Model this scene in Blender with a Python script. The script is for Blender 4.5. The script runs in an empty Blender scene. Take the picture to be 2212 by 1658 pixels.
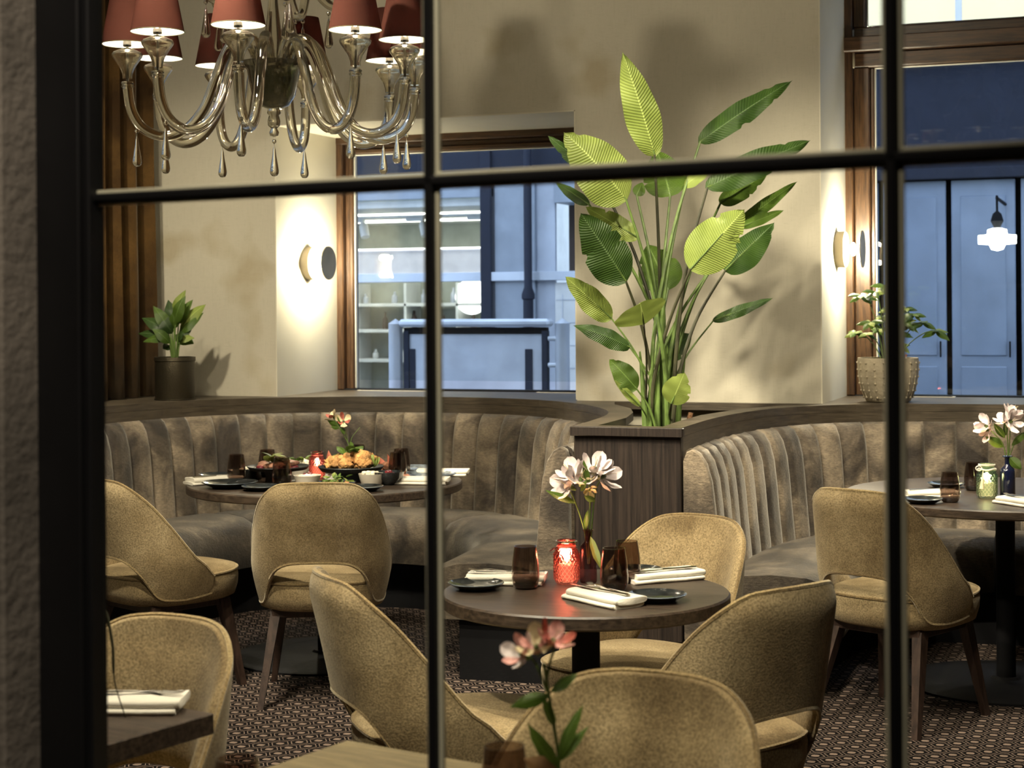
import bpy, bmesh, math, random
from mathutils import Vector, Matrix, noise
from mathutils.geometry import tessellate_polygon

PI = math.pi
SC = bpy.context.scene
C = SC.collection
random.seed(7)
def R(d): return math.radians(d)

# ------------------------------------------------------------ camera
cam_d = bpy.data.cameras.new('camera'); cam = bpy.data.objects.new('camera', cam_d); C.objects.link(cam)
cam_d.sensor_width = 36; cam_d.lens = 59.91; cam_d.shift_y = -0.0764
cam_d.clip_start = 0.05; cam_d.clip_end = 200
cam.matrix_world = Matrix.Translation((0, 0, 1.5)) @ Matrix.Rotation(0.3525, 4, 'Z') @ Matrix.Rotation(PI/2, 4, 'X') @ Matrix.Rotation(-0.0071, 4, 'Z')
cam_d.dof.use_dof = True; cam_d.dof.focus_distance = 5.6; cam_d.dof.aperture_fstop = 6.3
SC.camera = cam

# ------------------------------------------------------------ world, exposure
W = bpy.data.worlds.new('dusk'); SC.world = W; W.use_nodes = True
bg = W.node_tree.nodes['Background']; bg.inputs[0].default_value = (0.55, 0.64, 0.86, 1); bg.inputs[1].default_value = 1.15
SC.view_settings.view_transform = 'Standard'; SC.view_settings.look = 'None'
SC.view_settings.exposure = 1.8; SC.view_settings.gamma = 1.0; SC.view_settings.use_curve_mapping = False
cy = SC.cycles
cy.max_bounces = 7; cy.diffuse_bounces = 2; cy.glossy_bounces = 2; cy.transmission_bounces = 7; cy.transparent_max_bounces = 16
cy.caustics_reflective = False; cy.caustics_refractive = False; cy.sample_clamp_indirect = 3.0; cy.blur_glossy = 0.5
cy.use_adaptive_sampling = True; cy.adaptive_threshold = 0.05

# ------------------------------------------------------------ lamps of the room, with added fill spots
WARM = (1.0, 0.86, 0.66)
def spot(name, loc, aim, power, size=60, blend=0.8, radius=0.05, color=WARM):
    d = bpy.data.lights.new(name, 'SPOT'); d.energy = power; d.spot_size = R(size); d.spot_blend = blend
    d.shadow_soft_size = radius; d.color = color
    o = bpy.data.objects.new(name, d); C.objects.link(o); o.location = loc
    o.rotation_euler = (Vector(aim) - Vector(loc)).to_track_quat('-Z', 'Y').to_euler()
    return o
def point(name, loc, power, radius=0.03, color=WARM):
    d = bpy.data.lights.new(name, 'POINT'); d.energy = power; d.shadow_soft_size = radius; d.color = color
    o = bpy.data.objects.new(name, d); C.objects.link(o); o.location = loc
    return o
ZC = 3.55
# unseen ceiling spots, several added only as fill (position, aim, watts, cone)
DOWNLIGHTS_AND_FILL = [
    ((-3.45, 4.55), (-1.95, 6.95, 1.6), 300, 46),    # key on the tall plant, from the left
    ((-3.3, 5.0), (-3.3, 6.6, 0.75), 150, 62),       # far table
    ((-1.75, 3.5), (-1.37, 4.26, 0.75), 150, 66),    # near table
    ((-0.6, 6.0), (-0.5, 6.95, 0.75), 110, 62),      # right table
    ((-2.6, 2.6), (-1.8, 4.3, 0.5), 110, 80),
    ((-0.6, 2.6), (-0.9, 3.3, 0.6), 80, 80),
    ((-4.2, 5.2), (-4.6, 7.9, 0.9), 110, 62),        # left banquette and pot
    ((-1.6, 5.2), (-1.9, 7.0, 0.9), 70, 66),
    ((-0.7, 5.4), (-1.6, 7.8, 0.7), 80, 62),
    ((-3.0, 4.0), (-3.0, 5.7, 0.5), 150, 80),  # fill for the chair backs at the food table
    ((-0.5, 4.3), (-0.85, 6.2, 0.6), 70, 62),  # added fill from the camera side for the right-hand chair back
    ((-3.6, 4.6), (-3.6, 8.0, 2.7), 42, 95),        # added fill, brightens the back wall
    ((-1.9, 4.4), (-1.9, 8.0, 2.9), 34, 95),  # second added fill on the back wall
    ((-0.75, 0.5), (-1.7, 1.9, 1.2), 75, 80),        # added fill to brighten the lobby side
    ((-3.6, 6.3), (-5.0, 7.6, 1.6), 14, 70),         # added fill on the curtain
]
for i, (p, aim, pw, sz) in enumerate(DOWNLIGHTS_AND_FILL):
    spot('downlight_and_fill', (p[0], p[1], ZC - 0.04), aim, pw, sz, 0.9, 0.06)

# ------------------------------------------------------------ mesh helpers
def mk(name, verts, faces, mat, parent=None, smooth=True, uvs=None, sharp=35):
    me = bpy.data.meshes.new(name); me.from_pydata([tuple(v) for v in verts], [], faces); me.update()
    if uvs is not None:
        ul = me.uv_layers.new(name='UVMap')
        for l in me.loops: ul.data[l.index].uv = uvs[l.vertex_index]
    if smooth:
        me.polygons.foreach_set('use_smooth', [True]*len(me.polygons))
        try: me.set_sharp_from_angle(angle=R(sharp))
        except Exception: pass
    if mat: me.materials.append(mat)
    o = bpy.data.objects.new(name, me); C.objects.link(o)
    if parent: o.parent = parent
    return o
def tag(o, label=None, cat=None, group=None, kind=None):
    if label: o['label'] = label
    if cat: o['category'] = cat
    if group: o['group'] = group
    if kind: o['kind'] = kind
    return o
def thing(name, label, cat, loc=(0, 0, 0), rz=0, group=None):
    o = bpy.data.objects.new(name, None); C.objects.link(o); o.empty_display_size = 0.05
    o.location = loc; o.rotation_euler = (0, 0, rz)
    return tag(o, label, cat, group)
def copy_tree(o, parent=None):
    c = o.copy(); C.objects.link(c); c.parent = parent
    if parent is not None: c.matrix_parent_inverse = o.matrix_parent_inverse.copy()
    for ch in list(o.children): copy_tree(ch, c)
    return c
class MB:
    def __init__(s): s.v = []; s.f = []
    def add(s, vs, fs, M=None):
        n = len(s.v)
        for p in vs:
            p = Vector(p); s.v.append(M @ p if M is not None else p)
        s.f += [tuple(i+n for i in f) for f in fs]; return s
    def loft(s, rings, closed=True, cap=True, M=None):
        n = len(rings[0]); vs = [p for r in rings for p in r]; fs = []
        for i in range(len(rings)-1):
            for j in range(n if closed else n-1):
                k = (j+1) % n; fs.append((i*n+j, i*n+k, (i+1)*n+k, (i+1)*n+j))
        if cap and closed:
            fs.append(tuple(range(n-1, -1, -1))); fs.append(tuple((len(rings)-1)*n+j for j in range(n)))
        return s.add(vs, fs, M)
    def lathe(s, prof, c=(0, 0, 0), seg=24, M=None):
        rings = [[(c[0]+r*math.cos(2*PI*j/seg), c[1]+r*math.sin(2*PI*j/seg), c[2]+z) for j in range(seg)] for r, z in prof]
        return s.loft(rings, True, True, M)
    def tube(s, pts, rad, seg=8, M=None, flat=1.0, up=None):
        P = [Vector(p) for p in pts]; n = len(P)
        rads = rad if isinstance(rad, (list, tuple)) else [rad]*n
        rings = []; N = None
        for i in range(n):
            t = (P[min(i+1, n-1)]-P[max(i-1, 0)]).normalized()
            if N is None:
                ref = Vector(up) if up else (Vector((0, 0, 1)) if abs(t.z) < 0.9 else Vector((1, 0, 0)))
                N = (ref - t*ref.dot(t)).normalized()
            else:
                N = N - t*N.dot(t)
                N = N.normalized() if N.length > 1e-6 else t.orthogonal().normalized()
            B = t.cross(N)
            rings.append([P[i]+(N*math.cos(2*PI*j/seg)*flat+B*math.sin(2*PI*j/seg))*rads[i] for j in range(seg)])
        return s.loft(rings, True, True, M)
    def loop_tube(s, pts, rad, seg=6):
        P = [Vector(p) for p in pts]; n = len(P); vs = []; fs = []
        for i in range(n):
            t = (P[(i+1) % n]-P[i-1]).normalized()
            ref = Vector((0, 0, 1)) if abs(t.z) < 0.8 else Vector((0, 1, 0))
            N = (ref-t*ref.dot(t)).normalized(); B = t.cross(N)
            vs += [P[i]+(N*math.cos(2*PI*j/seg)+B*math.sin(2*PI*j/seg))*rad for j in range(seg)]
        for i in range(n):
            for j in range(seg):
                k = (j+1) % seg; a = i*seg; b = ((i+1) % n)*seg
                fs.append((a+j, a+k, b+k, b+j))
        return s.add(vs, fs)
    def box(s, c, size, rz=0, bev=0.0, M=None):
        x, y, z = [q/2 for q in size]
        Mx = Matrix.Translation(c) @ Matrix.Rotation(rz, 4, 'Z')
        if M is not None: Mx = M @ Mx
        if bev <= 0:
            vs = [(sx*x, sy*y, sz*z) for sz in (-1, 1) for sy in (-1, 1) for sx in (-1, 1)]
            fs = [(0, 2, 3, 1), (4, 5, 7, 6), (0, 1, 5, 4), (2, 6, 7, 3), (0, 4, 6, 2), (1, 3, 7, 5)]
            return s.add(vs, fs, Mx)
        b = min(bev, x*.99, y*.99, z*.99)
        def ring(i, zz): return [(x-i, -y+b, zz), (x-i, y-b, zz), (x-b, y-i, zz), (-x+b, y-i, zz), (-x+i, y-b, zz), (-x+i, -y+b, zz), (-x+b, -y+i, zz), (x-b, -y+i, zz)]
        return s.loft([ring(b, -z), ring(0, -z+b), ring(0, z-b), ring(b, z)], True, True, Mx)
    def build(s, name, mat, parent=None, smooth=True, sharp=35):
        return mk(name, s.v, s.f, mat, parent, smooth, None, sharp)
def part_box(name, c, size, mat, parent=None, rz=0, bev=0.004):
    return MB().box(c, size, rz, bev).build(name, mat, parent)
def catmull(pts, n=8, closed=False):
    P = [Vector(p) for p in pts]; out = []; m = len(P)
    rng = range(m) if closed else range(m-1)
    for i in rng:
        if closed: a, b, c, d = P[i-1], P[i], P[(i+1) % m], P[(i+2) % m]
        else: a, b, c, d = P[max(i-1, 0)], P[i], P[i+1], P[min(i+2, m-1)]
        for k in range(n):
            t = k/n
            out.append(0.5*((2*b)+(c-a)*t+(2*a-5*b+4*c-d)*t*t+(3*b-a-3*c+d)*t*t*t))
    if not closed: out.append(P[-1])
    return out
def interp(knots, x):
    if x <= knots[0][0]: return knots[0][1]
    for (a, va), (b, vb) in zip(knots, knots[1:]):
        if x <= b:
            i = [q[0] for q in knots].index(a); h = b-a; t = (x-a)/h
            sl = [(knots[k+1][1]-knots[k][1])/(knots[k+1][0]-knots[k][0]) for k in range(len(knots)-1)]
            m0 = sl[0] if i == 0 else (sl[i-1]+sl[i])/2; m1 = sl[-1] if i+1 == len(sl) else (sl[i]+sl[i+1])/2
            return (2*t**3-3*t*t+1)*va+(t**3-2*t*t+t)*h*m0+(-2*t**3+3*t*t)*vb+(t**3-t*t)*h*m1
    return knots[-1][1]
def prism(poly, z0, z1, holes=()):
    loops = [[Vector((p[0], p[1], 0)) for p in poly]]+[[Vector((p[0], p[1], 0)) for p in h] for h in holes]
    tris = tessellate_polygon(loops); pts = [p for l in loops for p in l]; n = len(pts)
    vs = [(p.x, p.y, z1) for p in pts]+[(p.x, p.y, z0) for p in pts]; fs = []
    for a, b, c in tris:
        if (pts[b]-pts[a]).cross(pts[c]-pts[a]).z < 0: a, b, c = a, c, b
        fs += [(a, b, c), (n+c, n+b, n+a)]
    k = 0
    for l in loops:
        m = len(l)
        for i in range(m):
            j = (i+1) % m; fs.append((k+i, n+k+i, n+k+j, k+j))
        k += m
    return vs, fs

# ------------------------------------------------------------ materials
def newmat(name):
    m = bpy.data.materials.new(name); m.use_nodes = True
    nt = m.node_tree; b = nt.nodes['Principled BSDF']
    return m, nt, b
def N(nt, kind, **kw):
    n = nt.nodes.new(kind)
    for k, v in kw.items():
        if k.startswith('i_'):
            key = k[2:]; key = int(key) if key.isdigit() else key.replace('_', ' ')
            n.inputs[key].default_value = v
        else: setattr(n, k, v)
    return n
def ramp(nt, fac, stops):
    r = nt.nodes.new('ShaderNodeValToRGB'); e = r.color_ramp.elements
    while len(e) < len(stops): e.new(0.5)
    for q, (p, c) in zip(e, stops): q.position = p; q.color = (*c, 1) if len(c) == 3 else c
    nt.links.new(fac, r.inputs[0]); return r.outputs[0]
def coords(nt, randomise=False, scale=(1, 1, 1)):
    tc = N(nt, 'ShaderNodeTexCoord'); out = tc.outputs['Object']
    mp = N(nt, 'ShaderNodeMapping'); mp.inputs['Scale'].default_value = scale
    nt.links.new(out, mp.inputs[0])
    if randomise:
        oi = N(nt, 'ShaderNodeObjectInfo'); mu = N(nt, 'ShaderNodeMath', operation='MULTIPLY', i_1=23.0)
        nt.links.new(oi.outputs['Random'], mu.inputs[0]); nt.links.new(mu.outputs[0], mp.inputs['Location'])
    return mp.outputs[0]
def bump(nt, b, height, strength, dist=0.01):
    bp = N(nt, 'ShaderNodeBump'); bp.inputs['Strength'].default_value = strength; bp.inputs['Distance'].default_value = dist
    nt.links.new(height, bp.inputs['Height']); nt.links.new(bp.outputs[0], b.inputs['Normal'])
def plain(name, col, rough=0.5, metal=0.0, var=0.12, vscale=6.0, bmp=0.0, bscale=80, coat=0, sheen=0, spec=0.5, emis=None, estr=0):
    m, nt, b = newmat(name)
    v = coords(nt, True)
    n = N(nt, 'ShaderNodeTexNoise', i_Scale=vscale, i_Detail=4.0); nt.links.new(v, n.inputs['Vector'])
    lo = tuple(c*(1-var) for c in col); hi = tuple(min(1, c*(1+var)) for c in col)
    nt.links.new(ramp(nt, n.outputs['Fac'], [(0.3, lo), (0.7, hi)]), b.inputs['Base Color'])
    b.inputs['Roughness'].default_value = rough; b.inputs['Metallic'].default_value = metal
    b.inputs['Coat Weight'].default_value = coat; b.inputs['Specular IOR Level'].default_value = spec
    if sheen: b.inputs['Sheen Weight'].default_value = sheen; b.inputs['Sheen Roughness'].default_value = 0.4
    if bmp:
        n2 = N(nt, 'ShaderNodeTexNoise', i_Scale=float(bscale), i_Detail=3.0); nt.links.new(v, n2.inputs['Vector'])
        bump(nt, b, n2.outputs['Fac'], bmp)
    if emis: b.inputs['Emission Color'].default_value = (*emis, 1); b.inputs['Emission Strength'].default_value = estr
    return m
def wood(name, c1, c2, scale=(2, 30, 30), rough=0.45, coat=0.0):
    m, nt, b = newmat(name); v = coords(nt, True, scale)
    n = N(nt, 'ShaderNodeTexNoise', i_Scale=2.2, i_Detail=6.0, i_Roughness=0.65); nt.links.new(v, n.inputs['Vector'])
    nt.links.new(ramp(nt, n.outputs['Fac'], [(0.38, c1), (0.62, c2)]), b.inputs['Base Color'])
    b.inputs['Roughness'].default_value = rough; b.inputs['Coat Weight'].default_value = coat; b.inputs['Coat Roughness'].default_value = 0.3
    bump(nt, b, n.outputs['Fac'], 0.12, 0.004); return m
def fabric(name, c1, c2, c3, weave=900, sheen=0.6, stain=3.0, bstr=0.35):
    m, nt, b = newmat(name); v = coords(nt, True); tc = coords(nt)
    n = N(nt, 'ShaderNodeTexNoise', i_Scale=stain, i_Detail=5.0, i_Roughness=0.6); nt.links.new(v, n.inputs['Vector'])
    n2 = N(nt, 'ShaderNodeTexNoise', i_Scale=190.0, i_Detail=2.0); nt.links.new(tc, n2.inputs['Vector'])
    base = ramp(nt, n.outputs['Fac'], [(0.36, c1), (0.5, c2), (0.64, c3)])
    mx = N(nt, 'ShaderNodeMix', data_type='RGBA', blend_type='MULTIPLY'); mx.inputs[0].default_value = 0.8
    nt.links.new(base, mx.inputs[6]); nt.links.new(ramp(nt, n2.outputs['Fac'], [(0.3, (.45, .43, .40)), (0.65, (1.15, 1.12, 1.08))]), mx.inputs[7])
    nt.links.new(mx.outputs[2], b.inputs['Base Color'])
    b.inputs['Roughness'].default_value = 0.9; b.inputs['Sheen Weight'].default_value = sheen; b.inputs['Sheen Roughness'].default_value = 0.45
    b.inputs['Sheen Tint'].default_value = (1, .92, .75, 1); b.inputs['Specular IOR Level'].default_value = 0.15
    bump(nt, b, n2.outputs['Fac'], bstr, 0.003); return m
def thin_glass(name, tint=(1, 1, 1), refl=1.0):
    m, nt, b = newmat(name); nt.nodes.remove(b); out = nt.nodes['Material Output']
    tr = N(nt, 'ShaderNodeBsdfTransparent'); tr.inputs[0].default_value = (*tint, 1)
    gl = N(nt, 'ShaderNodeBsdfGlossy'); gl.inputs['Roughness'].default_value = 0.01
    lw = N(nt, 'ShaderNodeLayerWeight', i_Blend=0.5); pw = N(nt, 'ShaderNodeMath', operation='POWER', i_1=5.0); nt.links.new(lw.outputs['Facing'], pw.inputs[0])
    fr = N(nt, 'ShaderNodeMath', operation='MULTIPLY_ADD', i_1=0.96, i_2=0.04); nt.links.new(pw.outputs[0], fr.inputs[0])
    mu = N(nt, 'ShaderNodeMath', operation='MULTIPLY', i_1=refl); nt.links.new(fr.outputs[0], mu.inputs[0])
    mx = N(nt, 'ShaderNodeMixShader'); nt.links.new(mu.outputs[0], mx.inputs[0]); nt.links.new(tr.outputs[0], mx.inputs[1]); nt.links.new(gl.outputs[0], mx.inputs[2])
    nt.links.new(mx.outputs[0], out.inputs[0]); return m
def glass(name, col, rough=0.0, ior=1.45, bmp=0, bscale=60, alpha=0.0):
    m, nt, b = newmat(name)
    b.inputs['Base Color'].default_value = (*col, 1); b.inputs['Roughness'].default_value = rough
    b.inputs['Transmission Weight'].default_value = 1.0; b.inputs['IOR'].default_value = ior
    # let part of the lamp light pass straight through, as thin glass does
    out = nt.nodes['Material Output']; tr = N(nt, 'ShaderNodeBsdfTransparent'); tr.inputs[0].default_value = (*col, 1)
    mx = N(nt, 'ShaderNodeMixShader'); mx.inputs[0].default_value = alpha
    nt.links.new(b.outputs[0], mx.inputs[1]); nt.links.new(tr.outputs[0], mx.inputs[2]); nt.links.new(mx.outputs[0], out.inputs[0])
    if bmp:
        v = coords(nt); vo = N(nt, 'ShaderNodeTexVoronoi', i_Scale=float(bscale)); nt.links.new(v, vo.inputs['Vector'])
        bump(nt, b, vo.outputs['Distance'], bmp, 0.004)
    return m
def emit(name, col, s):
    m, nt, b = newmat(name); b.inputs['Base Color'].default_value = (*col, 1)
    b.inputs['Emission Color'].default_value = (*col, 1); b.inputs['Emission Strength'].default_value = s
    return m

def wall_material():
    m, nt, b = newmat('grasscloth_wall'); v = coords(nt)
    n = N(nt, 'ShaderNodeTexNoise', i_Scale=3.0, i_Detail=2.5, i_Roughness=0.5); nt.links.new(v, n.inputs['Vector'])
    n3 = N(nt, 'ShaderNodeTexNoise', i_Scale=0.7, i_Detail=2.0); nt.links.new(v, n3.inputs['Vector'])
    base = ramp(nt, n3.outputs['Fac'], [(0.3, (.48, .44, .345)), (0.7, (.58, .54, .43))])
    st = ramp(nt, n.outputs['Fac'], [(0.60, (1, 1, 1)), (0.74, (.82, .77, .68))])
    mx = N(nt, 'ShaderNodeMix', data_type='RGBA', blend_type='MULTIPLY'); mx.inputs[0].default_value = 1.0
    nt.links.new(base, mx.inputs[6]); nt.links.new(st, mx.inputs[7])
    f = coords(nt, False, (30, 30, 420)); n2 = N(nt, 'ShaderNodeTexNoise', i_Scale=1.0, i_Detail=3.0); nt.links.new(f, n2.inputs['Vector'])
    f2 = coords(nt, False, (420, 420, 12)); n4 = N(nt, 'ShaderNodeTexNoise', i_Scale=1.0, i_Detail=2.0); nt.links.new(f2, n4.inputs['Vector'])
    ad = N(nt, 'ShaderNodeMath', operation='ADD'); nt.links.new(n2.outputs['Fac'], ad.inputs[0]); nt.links.new(n4.outputs['Fac'], ad.inputs[1])
    m2 = N(nt, 'ShaderNodeMix', data_type='RGBA', blend_type='MULTIPLY'); m2.inputs[0].default_value = 0.5
    nt.links.new(mx.outputs[2], m2.inputs[6]); nt.links.new(ramp(nt, ad.outputs[0], [(0.6, (.75, .74, .70)), (1.0, (1.05, 1.05, 1.05))]), m2.inputs[7])
    nt.links.new(m2.outputs[2], b.inputs['Base Color']); b.inputs['Roughness'].default_value = 0.85
    bump(nt, b, ad.outputs[0], 0.08, 0.002); return m

def carpet_material():
    m, nt, b = newmat('ogee_carpet'); tc = N(nt, 'ShaderNodeTexCoord')
    nz = N(nt, 'ShaderNodeTexNoise', i_Scale=260.0, i_Detail=1.0); nt.links.new(tc.outputs['Object'], nz.inputs['Vector'])
    sx = N(nt, 'ShaderNodeSeparateXYZ'); nt.links.new(tc.outputs['Object'], sx.inputs[0])
    jx = N(nt, 'ShaderNodeMath', operation='MULTIPLY_ADD', i_1=0.003); nt.links.new(nz.outputs['Fac'], jx.inputs[0]); nt.links.new(sx.outputs[0], jx.inputs[2])
    jy = N(nt, 'ShaderNodeMath', operation='MULTIPLY_ADD', i_1=0.003); nt.links.new(nz.outputs['Fac'], jy.inputs[0]); nt.links.new(sx.outputs[1], jy.inputs[2])
    def mth(op, a, bb=None):
        n = N(nt, 'ShaderNodeMath', operation=op)
        for i, q in enumerate((a, bb)):
            if q is None: continue
            if isinstance(q, (int, float)): n.inputs[i].default_value = q
            else: nt.links.new(q, n.inputs[i])
        return n.outputs[0]
    PX, PY = 0.107, 0.078
    def cell(ox, oy):
        u = mth('ADD', mth('DIVIDE', jx.outputs[0], PX), ox); w = mth('ADD', mth('DIVIDE', jy.outputs[0], PY), oy)
        du = mth('ABSOLUTE', mth('SUBTRACT', mth('FRACT', u), 0.5)); dv = mth('ABSOLUTE', mth('SUBTRACT', mth('FRACT', w), 0.5))
        # elongated hexagon: long along X
        h = mth('MAXIMUM', mth('MULTIPLY', dv, 2.0), mth('DIVIDE', mth('ADD', du, mth('MULTIPLY', dv, 0.44)), 0.36))
        e = mth('ADD', mth('POWER', mth('DIVIDE', du, 0.125), 3.0), mth('POWER', mth('DIVIDE', dv, 0.17), 3.0))
        return h, e
    h1, e1 = cell(0, 0); h2, e2 = cell(0.5, 0.5)
    h = mth('MINIMUM', h1, h2); e = mth('MINIMUM', e1, e2)
    ring = mth('MULTIPLY', mth('GREATER_THAN', h, 0.765), mth('LESS_THAN', h, 0.865)); oval = mth('LESS_THAN', e, 1.0)
    fac = mth('MAXIMUM', ring, oval)
    mx = N(nt, 'ShaderNodeMix', data_type='RGBA'); nt.links.new(fac, mx.inputs[0])
    mx.inputs[6].default_value = (.004, .003, .003, 1); mx.inputs[7].default_value = (.185, .138, .112, 1)
    nt.links.new(mx.outputs[2], b.inputs['Base Color']); b.inputs['Roughness'].default_value = 0.95; b.inputs['Specular IOR Level'].default_value = 0.1
    bump(nt, b, nz.outputs['Fac'], 0.5, 0.003); return m

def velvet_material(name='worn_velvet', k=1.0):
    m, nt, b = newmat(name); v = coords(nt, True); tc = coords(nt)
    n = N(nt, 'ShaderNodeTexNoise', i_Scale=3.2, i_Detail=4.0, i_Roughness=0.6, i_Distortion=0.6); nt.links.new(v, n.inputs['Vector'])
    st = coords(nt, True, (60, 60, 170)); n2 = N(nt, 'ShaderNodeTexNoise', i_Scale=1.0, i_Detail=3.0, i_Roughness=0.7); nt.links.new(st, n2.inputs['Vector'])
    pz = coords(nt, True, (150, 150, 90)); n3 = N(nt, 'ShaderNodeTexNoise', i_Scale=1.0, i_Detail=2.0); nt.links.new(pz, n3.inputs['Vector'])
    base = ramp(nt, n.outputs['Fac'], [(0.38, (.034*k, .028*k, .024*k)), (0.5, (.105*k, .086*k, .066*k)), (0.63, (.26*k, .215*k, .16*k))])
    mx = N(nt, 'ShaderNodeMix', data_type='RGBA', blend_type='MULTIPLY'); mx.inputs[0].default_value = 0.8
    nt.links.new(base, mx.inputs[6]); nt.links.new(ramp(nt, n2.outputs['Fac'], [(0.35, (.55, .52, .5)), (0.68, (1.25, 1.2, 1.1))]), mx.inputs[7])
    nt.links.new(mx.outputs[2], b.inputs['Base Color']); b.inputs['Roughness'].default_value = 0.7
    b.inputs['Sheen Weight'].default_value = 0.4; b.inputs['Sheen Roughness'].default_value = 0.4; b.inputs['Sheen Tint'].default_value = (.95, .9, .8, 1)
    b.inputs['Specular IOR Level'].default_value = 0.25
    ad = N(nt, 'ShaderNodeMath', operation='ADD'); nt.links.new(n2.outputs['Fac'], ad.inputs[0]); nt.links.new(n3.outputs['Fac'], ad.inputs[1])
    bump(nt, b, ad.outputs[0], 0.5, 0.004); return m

def leaf_material(name, dark, light, vein=1.0, trans=0.25):
    m, nt, b = newmat(name); uv = N(nt, 'ShaderNodeTexCoord'); sx = N(nt, 'ShaderNodeSeparateXYZ'); nt.links.new(uv.outputs['UV'], sx.inputs[0])
    oi = N(nt, 'ShaderNodeObjectInfo')
    ab = N(nt, 'ShaderNodeMath', operation='SUBTRACT', i_1=0.5); nt.links.new(sx.outputs[0], ab.inputs[0])
    aa = N(nt, 'ShaderNodeMath', operation='ABSOLUTE'); nt.links.new(ab.outputs[0], aa.inputs[0])
    # side veins: bands along v, bending forward away from the midrib
    vv = N(nt, 'ShaderNodeMath', operation='MULTIPLY_ADD', i_1=-0.22); nt.links.new(aa.outputs[0], vv.inputs[0]); nt.links.new(sx.outputs[1], vv.inputs[2])
    sc = N(nt, 'ShaderNodeMath', operation='MULTIPLY', i_1=210.0); nt.links.new(vv.outputs[0], sc.inputs[0])
    sn = N(nt, 'ShaderNodeMath', operation='SINE'); nt.links.new(sc.outputs[0], sn.inputs[0])
    n = N(nt, 'ShaderNodeTexNoise', i_Scale=9.0, i_Detail=3.0); nt.links.new(uv.outputs['Object'], n.inputs['Vector'])
    c = ramp(nt, n.outputs['Fac'], [(0.3, dark), (0.7, light)])
    ve = ramp(nt, sn.outputs[0], [(0.2, (1, 1, 1)), (0.95, (1.25, 1.25, 1.1))])
    mx = N(nt, 'ShaderNodeMix', data_type='RGBA', blend_type='MULTIPLY'); mx.inputs[0].default_value = vein; nt.links.new(c, mx.inputs[6]); nt.links.new(ve, mx.inputs[7])
    mr = N(nt, 'ShaderNodeMath', operation='LESS_THAN', i_1=0.018); nt.links.new(aa.outputs[0], mr.inputs[0])
    m2 = N(nt, 'ShaderNodeMix', data_type='RGBA'); nt.links.new(mr.outputs[0], m2.inputs[0]); nt.links.new(mx.outputs[2], m2.inputs[6])
    m2.inputs[7].default_value = (*[min(1, q*1.5+.03) for q in light], 1)
    nt.links.new(m2.outputs[2], b.inputs['Base Color']); b.inputs['Roughness'].default_value = 0.38; b.inputs['Specular IOR Level'].default_value = 0.35
    bump(nt, b, sn.outputs[0], 0.35, 0.003)
    out = nt.nodes['Material Output']; tl = N(nt, 'ShaderNodeBsdfTranslucent'); nt.links.new(m2.outputs[2], tl.inputs[0])
    ms = N(nt, 'ShaderNodeMixShader'); ms.inputs[0].default_value = trans
    nt.links.new(b.outputs[0], ms.inputs[1]); nt.links.new(tl.outputs[0], ms.inputs[2]); nt.links.new(ms.outputs[0], out.inputs[0]); return m
def shade_material():
    m, nt, b = newmat('silk_shade'); nt.nodes.remove(b); out = nt.nodes['Material Output']
    v = coords(nt); n = N(nt, 'ShaderNodeTexNoise', i_Scale=300.0); nt.links.new(v, n.inputs['Vector'])
    d = N(nt, 'ShaderNodeBsdfDiffuse'); nt.links.new(ramp(nt, n.outputs['Fac'], [(0.3, (.022, .0085, .0065)), (0.7, (.036, .0135, .010))]), d.inputs[0])
    t = N(nt, 'ShaderNodeBsdfTranslucent'); t.inputs[0].default_value = (.030, .0062, .0048, 1)
    mx = N(nt, 'ShaderNodeMixShader'); mx.inputs[0].default_value = 0.12; nt.links.new(d.outputs[0], mx.inputs[1]); nt.links.new(t.outputs[0], mx.inputs[2])
    nt.links.new(mx.outputs[0], out.inputs[0]); return m

M = {}
M['wall'] = wall_material(); M['carpet'] = carpet_material(); M['velvet'] = velvet_material(); M['velvetshaded'] = velvet_material('shaded_seat_velvet', 0.5)  # seat copy of the velvet is darkened, table shade put into its colour
M['chair'] = fabric('ochre_upholstery', (.150, .108, .055), (.275, .210, .115), (.39, .312, .185), sheen=0.2)
M['piping'] = fabric('ochre_piping', (.15, .105, .05), (.26, .19, .094), (.34, .265, .135), bstr=0.6)
M['darkwood'] = wood('dark_oak', (.014, .009, .007), (.042, .028, .020), (3, 40, 40), 0.42)
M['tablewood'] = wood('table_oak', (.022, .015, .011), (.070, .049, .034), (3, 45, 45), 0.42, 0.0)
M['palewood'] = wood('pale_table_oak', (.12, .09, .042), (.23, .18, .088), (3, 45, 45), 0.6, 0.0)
M['legwood'] = wood('leg_walnut', (.020, .011, .008), (.052, .030, .022), (30, 30, 3), 0.45)
M['ledge'] = wood('ledge_oak', (.040, .030, .020), (.088, .069, .046), (4, 4, 60), 0.45, 0.05)
M['paneloak'] = wood('panel_oak', (.009, .006, .005), (.032, .022, .017), (50, 50, 1.5), 0.45)
M['winwood'] = wood('window_mahogany', (.036, .017, .007), (.100, .050, .021), (40, 40, 3), 0.4, 0.1)
M['winrail'] = wood('window_mahogany_rail', (.036, .017, .007), (.100, .050, .021), (3, 40, 40), 0.4, 0.1)
M['steel'] = plain('black_steel', (.016, .016, .018), 0.42, 0.6, 0.15)
M['blackmetal'] = plain('black_metal', (.009, .009, .010), 0.6, 0.0, spec=0.06)
M['plaster'] = plain('taupe_plaster', (.135, .12, .105), 0.9, 0, 0.3, 5.0, 0.4, 60)
M['ceil'] = plain('ceiling_paint', (.62, .58, .50), 0.9)
M['reveal'] = plain('pale_niche_lining', (.66, .615, .49), 0.8, 0, 0.06, 3, 0.1, 300)
M['cream'] = plain('cream_paint', (.75, .71, .6), 0.6)
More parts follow.
